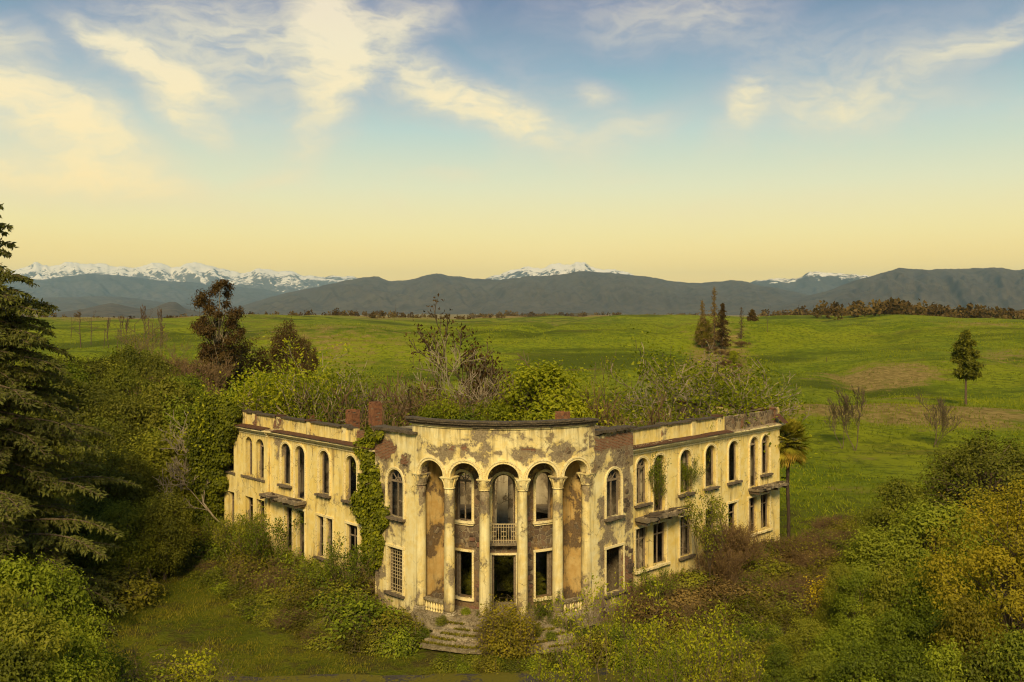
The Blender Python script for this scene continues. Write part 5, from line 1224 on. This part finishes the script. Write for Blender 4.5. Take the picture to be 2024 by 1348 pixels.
conifer(1428, 598, 692, 4.2, 'dark bushy conifer right of the tallest dead one on the rise', 12, L_RUST, 3)
conifer(1465, 606, 674, 2.0, 'thin leafless conifer standing apart right of the clump', 1, L_RUST, 4)
conifer(1487, 612, 634, 3.0, 'small dark conifer far off on the meadow skyline', 10, L_RUST, 5)
conifer(1909, 654, 802, 4.7, 'lone dark conifer with bare lower trunk on the right meadow', 60, L_DARK, 9, .10, .40)
putp('bush1', 'bush', 'yellow bush at the foot of the dead conifers', 'bush', 1392, gYs(1392, 688), 628, None, L_YELL, wide=.75)
putp('thicket', 'thicket', 'dark russet thicket under the yellow bush on the rise', 'thicket', 1390, gYs(1390, 690), 664, None, L_RUST, wide=1.4)
putp('bush2', 'bush', 'small green bush below the dead conifers', 'bush', 1450, gYs(1450, 718), 692, None, L_LIME, wide=.9)
for (px, Y, py) in [(1425, 706, 690), (1445, 712, 692), (1465, 690, 672), (1430, 728, 708), (1458, 738, 718), (1442, 752, 732), (1405, 700, 682)]:
    putp('thicket', 'thicket', 'brown brushwood strip running down from the dead conifers', 'thicket', px, gYs(px, Y), py, 'brushwood below the dead conifers', L_DRY, wide=1.9)
for (px, py, base) in [(1517, 604, 658), (1092, 618, 642), (1325, 670, 705), (1298, 640, 662)]:
    Y = gYs(px, base); putp('snag', 'snag', 'weathered dead tree stump standing alone in the open meadow', 'snag', px, Y, py, 'dead snags in the meadow', bmat=B_DEAD, wide=.55)
for (px, py, base, w) in [(1665, 775, 888, 1.0), (1690, 755, 892, 1.1), (1845, 775, 885, 1.1), (1852, 800, 884, .8)]:
    putp('mid_bare', 'bare_tree', 'slender budding tree in the meadow beyond the palm', 'tree', px, gYs(px, base), py, 'slender trees in the right meadow', L_OLIVE, B_BROWN, wide=w)
def post(px, base, top):
    Y = gYs(px, base); x = (px - CX) / F * Y; g0 = gz(x, Y); h = (base - top) / F * Y; mb = MB(); mb.lathe([(.09, -.2), (.085, h * .6), (.07, h)], 7, (0, 0, 0))
    mb.lathe([(.05, h), (.045, h + .06), (.02, h + .1)], 7); o = mb.build('fence_post', B_DEAD, None, label='leaning dark timber post in the meadow', cat='post', group='posts in the meadow'); o.location = (x, Y, g0); o.rotation_euler = (rs.uniform(-.06, .06), rs.uniform(-.08, .08), 0)
for a in [(1363, 720, 697), (1258, 690, 670), (1499, 724, 716), (1556, 800, 792), (1634, 716, 706), (780, 637, 602)]: post(*a)
def far_poles():
    for (px, base, top) in [(783, 636, 604), (237, 632, 590), (280, 632, 594), (291, 632, 598), (318, 634, 602)]: yield px, base, top
# far trees along the skyline, wooded band on the right: too many and too far to count
def far_wood(name, label, spots, mat, seed, leaf=1.6, cat='wood'):
    r = np.random.default_rng(seed); Pn, var, L = [], [], []
    for (x, y, h, w) in spots:
        n = 46; d = unit(r.normal(size=(n, 3))); g0 = gz(x, y); Pn.append(np.array([x, y, g0 + h * .5]) + d * r.uniform(.4, 1, (n, 1)) * np.array([w / 2, w / 2, h * .55])); var.append(np.full(n, r.uniform(0, .7)) + r.uniform(0, .3, n)); L.append(np.full(n, max(h, w) * .28))
    Pn, var, L = np.concatenate(Pn), np.concatenate(var), np.concatenate(L)
    obj(name, leaf_mesh(name, Pn, r.normal(size=Pn.shape) + np.array([0, 0, .3]), L, r, mat, .8, .1, var), None, label, cat, 'stuff')
sp = []
for i in range(900):
    px = rs.uniform(1500, 2300); Y = rs.uniform(800, 1900); lim = 820 if px > 1600 else 1300
    if Y > lim: h = rs.uniform(7, 15); sp.append(((px - CX) / F * Y, Y, h, h * rs.uniform(.8, 1.3)))
far_wood('far_wood', 'band of brown and olive woodland beyond the right meadow', sp, L_DRY, 3)
sp = []
for i in range(420):
    px = rs.choice([rs.uniform(490, 760), rs.uniform(490, 1000), rs.uniform(-250, 450)]); Y = rs.uniform(1250, 1700); h = rs.uniform(4, 11); sp.append(((px - CX) / F * Y, Y, h, h * rs.uniform(.5, 1.2)))
far_wood('far_wood', 'row of dark trees along the far edge of the left meadow', sp, L_RUST, 4)
sp = []
for i in range(700):
    px = rs.uniform(930, 1420); Y = rs.uniform(2300, 3600); h = rs.uniform(8, 16); sp.append(((px - CX) / F * Y, Y, h, h * rs.uniform(.8, 1.3)))
far_wood('far_wood', 'scattered trees on the low hills in the middle distance', sp, L_DRY, 5)
for (px, Y, py, w) in [(878, 520, 646, .9), (900, 560, 645, .9), (860, 500, 653, .8), (970, 620, 645, .9), (1020, 820, 641, 1.6), (1045, 800, 642, 1.5)]:
    putp('dome', 'bush', 'low dark bush on the meadow behind the bare trees', 'bush', px, Y, py, 'dark meadow bushes', L_DARK, wide=w)

# ------------------------------------------------------------------ shrubs and trees of the foreground
FR = [('dome', 'olive_tree', 'large round olive brown tree at the right edge of the field', 1962, 62, 866, L_DARK, 1.0), ('fore0', 'bush', 'dark bush with yellow tipped top right of the palm', 1775, 57, 936, L_OLIVE, .85),
      ('bush2', 'bush', 'tall cool green bush below the round olive tree', 1850, 50, 985, L_BLUE, 1.0), ('fore2', 'bush', 'broad cool green bush beside the yellow topped one', 1740, 49, 1030, L_BLUE, 1.0),
      ('big', 'tree', 'big yellowing tree filling the right edge', 2000, 37, 975, L_YELL, 1.0), ('fore2', 'tree', 'yellowing bush in front of the big yellowing tree', 1925, 34, 1155, L_YELL, .62),
      ('fore0', 'bush', 'yellow green bush nearest the brown brambles', 1660, 46, 1105, L_OLIVE, .55), ('flower', 'flowering_shrub', 'small shrub covered in yellow flowers among brown brambles', 1628, 54, 1143, L_FLOW, 1.0)]
for kd, nm, lab, px, Y, py, lm, wd in FR: putp(kd, nm, lab, 'tree' if 'tree' in nm else 'shrub', px, Y, py, None, lm, wide=wd)
FG = 'green bushes crowding the right foreground'
for (px, Y, py) in [(1700, 43, 1130), (1780, 42, 1100), (1850, 41, 1090), (1600, 40, 1215), (1690, 38, 1200), (1780, 37, 1190), (1860, 36, 1210), (1540, 38, 1275), (1620, 35, 1290), (1710, 33, 1270), (1800, 32, 1265), (1890, 31, 1250), (1960, 30, 1270), (2020, 30, 1230), (1470, 37, 1310), (1560, 33, 1325), (1900, 45, 1060), (1980, 48, 1000), (2050, 44, 1030), (1830, 29, 1310), (1730, 29, 1320)]:
    lm = rs.choice([L_GREEN, L_GREEN, L_BLUE, L_OLIVE])
    lab = '%s bush %s' % (TONE[lm.name], 'next to the lime saplings' if px < 1580 else 'under the big yellowing tree' if px > 1880 and Y < 40 else 'behind the big yellowing tree' if px > 1880 else 'between dry brambles and yellowing trees' if Y > 40 else 'in front of the small yellow flowering shrub' if px < 1720 else 'in front of the yellowing bush')
    putp(rs.choice(['fore0', 'fore1', 'fore2']), 'bush', lab, 'bush', px, Y, py, FG + ': ' + lab, lm, wide=rs.uniform(.62, .85))
for (px, Y, py, kd, lab) in [(1205, 39, 1128, 'sapling0', 'spindly lime sapling with long bare shoots before the right flank'), (1370, 37, 1190, 'sapling1', 'leafy lime sapling right of the spindly one'), (1290, 35, 1255, 'sapling1', 'low lime sapling between the spindly and the leafy one'), (1120, 36, 1265, 'sapling1', 'low lime sapling in front of the steps'), (1440, 36, 1240, 'sapling0', 'thin lime sapling at the edge of the green bushes')]:
    putp(kd, 'sapling', lab, 'sapling', px, Y, py, None, L_LIME, wide=.9)
LG = 'bright green bushes at the lower left'
for (px, Y, py) in [(20, 34, 1085), (90, 35, 1120), (-30, 31, 1130), (50, 30, 1190), (130, 33, 1225), (20, 28, 1250), (100, 29, 1290), (170, 32, 1300)]:
    lm = rs.choice([L_GREEN, L_GREEN, L_OLIVE]); lab = '%s broadleaved bush %s' % (TONE[lm.name], 'right at the foot of the cedar' if py < 1200 else 'between the cedar bushes and the lawn')
    putp(rs.choice(['fore0', 'fore1', 'fore2']), 'bush', lab, 'bush', px, Y, py, LG + ': ' + lab, lm, wide=rs.uniform(.6, .8))
for (px, Y, py, lm) in [(225, 39, 1272, L_LIME), (300, 38, 1310, L_OLIVE), (365, 39, 1278, L_LIME), (410, 38, 1318, L_OLIVE), (250, 36, 1335, L_GREEN)]:
    putp('sedge', 'shrub', 'feathery yellow green shrub at the front of the lawn', 'shrub', px, Y, py, 'feathery shrubs before the lawn', lm, wide=.8)
putp('mound1', 'bramble', 'round brown green bramble mound beside the lawn', 'bramble', 240, 56, 1118, None, L_BRAM, wide=1.0)
putp('mound2', 'bramble', 'smaller bramble mound against the big round one', 'bramble', 190, 55, 1145, None, L_BRAM, wide=1.2)
putp('sedge', 'shrub', 'olive feathery shrub growing on the portico steps', 'shrub', 1000, 47.6, 1183, None, L_YELL, wide=.95)
putp('sprig', 'sapling', 'green sapling between the fourth and fifth columns', 'sapling', 1075, 49.6, 1172, None, L_GREEN, wide=.7)
putp('sapling1', 'sapling', 'dark leafed sapling in front of the right wing windows', 'sapling', 1402, 57.5, 962, None, L_OLIVE, B_BROWN, wide=.75)
for (px, Y, py) in [(1460, 61, 1030), (1440, 60.5, 1020), (1430, 57.5, 1075)]:
    putp('thicket', 'thicket', 'leafless russet thicket against the right wing', 'thicket', px, Y, py, 'russet thickets against the right wing', L_DRY, B_RED, wide=.9)
for (px, Y, py) in [(500, 62, 1010), (455, 65, 1012), (432, 66, 1020), (530, 60, 1015), (470, 62, 1015), (690, 54.5, 1062), (1290, 53.5, 1115), (640, 56, 1095)]:
    putp('sprig', 'sapling', 'leafy sapling standing before the end block of the left wing' if px < 540 else 'leafy sapling between the left balcony and the ivy strip' if px < 1000 else 'leafy sapling in the corner of right flank and right wing', 'sapling', px, Y, py, 'saplings against the front walls', rs.choice([L_GREEN, L_OLIVE]), wide=1.0)
def scatter(poly, n, seed, mind):
    r = np.random.default_rng(seed); out = []; q = np.array(poly, float)
    for _ in range(n * 40):
        p = np.array([r.uniform(q[:, 0].min(), q[:, 0].max()), r.uniform(q[:, 1].min(), q[:, 1].max())])
        if not inpoly(p[None], poly)[0]: continue
        Y = gY(p[1]); w = np.array([(p[0] - CX) / F * Y, Y])
        if blocked(w[0], w[1]): continue
        if all(np.hypot(*(w - o)) > mind for o in out): out.append(w)
        if len(out) >= n: break
    return out
def blocked(x, y):
    """inside the ruin's footprint or on its steps"""
    if math.hypot(x - PC[0], y - PC[1]) < R0 + (3.4 if y < 50.5 and abs(x - PC[0]) < 5 else 1.5): return True
    if x + y > 46.2 and x < -4 and x + y > (46.2 if x > -8.2 else 47.5) and x > -24 : return True
    if y - x > 47.2 and x > 4 and y - x > (47.2 if x < 7.3 else 48.7) and x < 20.5: return True
    return -8 < x < 8 and y > 55
BG = 'bramble mounds before the left wing'
for w in scatter([(430, 1075), (540, 1095), (640, 1130), (740, 1190), (830, 1225), (890, 1265), (900, 1290), (800, 1290), (640, 1270), (520, 1225), (460, 1170), (380, 1130), (330, 1095), (380, 1070)], 125, 3, .72):
    lm = rs.choice([L_BRAM, L_BRAM, L_OLIVE, L_GREEN]); dw = 47.3 - (w[0] + w[1]); hb = rs.uniform(.45, 2.0) if dw < 5 else rs.uniform(.35, 1.15)
    lab = '%s %s bramble mound %s' % ('tall' if hb > 1.3 else 'low', TONE[lm.name], 'right against the left wing wall' if dw < 2.5 and w[0] < -8 else 'below the grated window' if w[0] > -8.5 else 'at the edge of the lawn' if dw > 6 else 'midway between left wing and lawn')
    put(rs.choice(['mound0', 'mound1', 'mound2', 'twiggy0', 'sedge' if hb > .8 else 'weed']), 'bramble', lab, 'bramble', w[0], w[1], hb, BG + ': ' + lab, lm, wide=rs.uniform(.7, 1.25) * min(2.0, max(1, 1.15 / hb)))
for w in scatter([(1260, 1200), (1340, 1150), (1480, 1110), (1540, 1100), (1600, 1060), (1680, 1030), (1700, 1100), (1640, 1190), (1500, 1230), (1400, 1250), (1270, 1260)], 75, 4, 1.0):
    lm = rs.choice([L_DRY, L_BRAM, L_BRAM, L_OLIVE]); hb = rs.uniform(.8, 1.6); dw = w[0] - w[1] + 48.6
    lab = '%s %s bramble %s' % ('tall' if hb > 1.2 else 'low', TONE[lm.name], 'around the foot of the palm' if math.hypot(w[0] - 20.7, w[1] - 69.2) < 6 else 'close under the right wing windows' if dw < 3.5 else 'beside the yellow flowering shrub' if w[0] > 13 else 'out in front of the right wing')
    put(rs.choice(['twiggy0', 'twiggy1', 'mound1', 'mound0']), 'bramble', lab, 'bramble', w[0], w[1], hb, 'brambles by the right wing: ' + lab, lm, wide=rs.uniform(.9, 1.3))
for w in scatter([(1170, 1230), (1270, 1240), (1420, 1230), (1560, 1230), (1560, 1320), (1420, 1330), (1200, 1310), (1120, 1290)], 46, 5, .95):
    lm = rs.choice([L_BRAM, L_OLIVE, L_GREEN]); hb = rs.uniform(.7, 1.2); lab = '%s %s bramble %s' % ('tall' if hb > .95 else 'low', TONE[lm.name], 'right of the portico steps' if w[0] < 6.5 else 'behind the leafy lime sapling' if w[0] < 9.5 else 'between dry brambles and green bushes')
    put(rs.choice(['mound0', 'mound1', 'mound2']), 'bramble', lab, 'bramble', w[0], w[1], hb, 'brambles behind the lime saplings: ' + lab, lm, wide=rs.uniform(.8, 1.2))
for w in scatter([(330, 1075), (60, 1110), (120, 1180), (330, 1130)], 20, 6, 1.3):
    put(rs.choice(['mound0', 'mound1']), 'bramble', 'shaded bramble between cedar and wood', 'bramble', w[0], w[1], rs.uniform(.8, 1.3), 'shaded brambles by the cedar', L_BRAM, wide=1.1)
for w in scatter([(880, 1300), (1160, 1300), (1160, 1325), (880, 1322)], 20, 7, .6):
    put('weed', 'weed_clump', 'leafy green weed clump at the foot of the steps', 'weed', w[0], w[1], rs.uniform(.35, .7), 'weeds at the foot of the steps', rs.choice([L_GREEN, L_OLIVE, L_BRAM]), wide=1.1)
for (a, rr) in [(-.46, R0 + .55), (.40, R0 + .5), (.3, R0 + 1.5), (.47, R0 + 1.0), (-.52, R0 + 1.6), (.12, R0 - .9), (-.2, R0 - .9), (.36, R0 - .9), (-.36, R0 - 1.0), (.5, R0 + 1.9), (.22, R0 + 1.0), (-.05, R0 + 1.7)]:
    x, y = polar(rr, a); put('weed', 'weed_clump', 'small weed clump rooted in the portico steps', 'weed', x, y, rs.uniform(.4, .8), 'weeds rooted in the portico steps', rs.choice([L_GREEN, L_OLIVE]), z=-.15 * max(0, math.floor((rr - R0 - .25) / .42) + 1), wide=.8)

# ------------------------------------------------------------------ mossy asphalt strip and grasses
def step_moss():
    r = np.random.default_rng(21); n = 5200; k = r.integers(0, 5, n); a = r.uniform(-1, 1, n) * STEP * 1.6; rad = R0 + .24 + .42 * k + .06 * np.abs(r.normal(size=n)) + .05
    keep = fbm(a * 9 + 3, k * 1.7, 6, 2) > .47; k, a, rad = k[keep], a[keep], rad[keep]; n = len(k)
    Pn = np.c_[PC[0] + rad * np.sin(a), PC[1] - rad * np.cos(a), -.15 * (k + 1) + .003 * k]
    obj('moss', leaf_mesh('moss', Pn, np.c_[r.normal(size=(n, 2)) * .6, np.ones(n)], .13 * r.uniform(.5, 1.5, n), r, L_BRAM, .4), None, 'moss and grass growing along the portico steps', 'moss', 'stuff')
step_moss()
def strip():
    r = np.random.default_rng(3); n = 90; X = np.linspace(-30, 14, n); vs = []
    for x in X:
        for t in (0, .25, .5, .75, 1.0):
            y = 43.2 + 1.9 * t + .5 * math.sin(x * .13) + .25 * (fbm(np.array([x * .7]), np.array([t]), 4, 3)[0] - .5) * (2 if t in (0, 1.0) else 0) ; vs.append((x, y, gz(x, y) + .035))
    i = (np.arange(n - 1)[:, None] * 5 + np.arange(4)[None]).ravel(); f = np.stack([i, i + 5, i + 6, i + 1], 1)
    m, g = mat_new('mossy_asphalt'); pos = g.n('ShaderNodeNewGeometry').outputs['Position']; n1 = g.noise(pos, .8, 6, .65, .3); n2 = g.noise(pos, 7, 5, .6)
    c = g.mix(g.ss(n2, .35, .7), (.05, .042, .032), (.085, .07, .052)); c = g.mix(g.ss(g.m('ADD', n1, g.m('MULTIPLY', g.m('SUBTRACT', n2, .5), .4)), .41, .50), c, g.mix(n2, (.070, .068, .007), (.17, .135, .012)))
    finish(g, c, .9, g.m('ADD', n1, n2), .6, .03)
    obj('asphalt_path', new_mesh('asphalt_path', vs, [f], None, True, m), kind='structure')
strip()
def grass():
    r = np.random.default_rng(8); n = 200000
    Y = r.uniform(39, 66, n); X = r.uniform(-.62, .62, n) * Y; k = fbm(X * .5, Y * .5, 4, 3) > r.uniform(.22, .62, n)
    k &= ~((np.abs(Y - 44.15 - .5 * np.sin(X * .13)) < .95) & (r.uniform(0, 1, n) > .12) & (X < 14))
    b = np.array([blocked(x, y) for x, y in zip(X, Y)]); k &= ~b; X, Y = X[k], Y[k]; n = len(X); Z = ground_z(X, Y)
    t = fbm(X * .35, Y * .35, 9, 3)
    obj('grass', leaf_mesh('grass', np.c_[X, Y, Z - .01], np.c_[r.normal(size=(n, 2)) * .45, np.ones(n)], .15 * r.uniform(.5, 1.5, n) * (.5 + t), r, L_GRASS, .16, .05, t * .9 + r.uniform(-.2, .5, n) - .1), None, 'mossy green lawn grass and weeds round the ruin', 'grass', 'stuff')
    n = 200000; Y = np.exp(r.uniform(math.log(70), math.log(420), n)); X = r.uniform(-.75, .75, n) * Y
    c = fbm(X / 14, Y / 22, 5, 4); k = c > r.uniform(.2, .7, n); X, Y, c = X[k], Y[k], c[k]
    b = np.array([blocked(x, y) and y < 90 and abs(x) < 24 for x, y in zip(X, Y)]); X, Y, c = X[~b], Y[~b], c[~b]; n = len(X); Z = ground_z(X, Y)
    obj('meadow_grass', leaf_mesh('meadow_grass', np.c_[X, Y, Z - .03], np.c_[r.normal(size=(n, 2)) * .6, np.ones(n)], (.24 + Y * .0016) * r.uniform(.5, 1.4, n), r, L_FIELD, .22, .05, (c - .5) * 2.2 + r.uniform(.05, .8, n)), None, 'rough tall meadow grass behind the ruin', 'grass', 'stuff')
grass()
# ------------------------------------------------------------------ haze: even air from a metre under the lowest ground to above the peaks
def haze():
    mb = MB(); mb.box(-46000, 46000, -46000, 46000, -75, 1900)
    m, g = mat_new('haze_air')
    v = g.n('ShaderNodeVolumePrincipled', {'Color': (.42, .72, .92, 1), 'Density': 2.1e-5, 'Anisotropy': 0.0})
    g.t.links.new(v.outputs[0], g.n('ShaderNodeOutputMaterial').inputs['Volume'])
    o = mb.build('haze', m, kind='stuff')
haze()
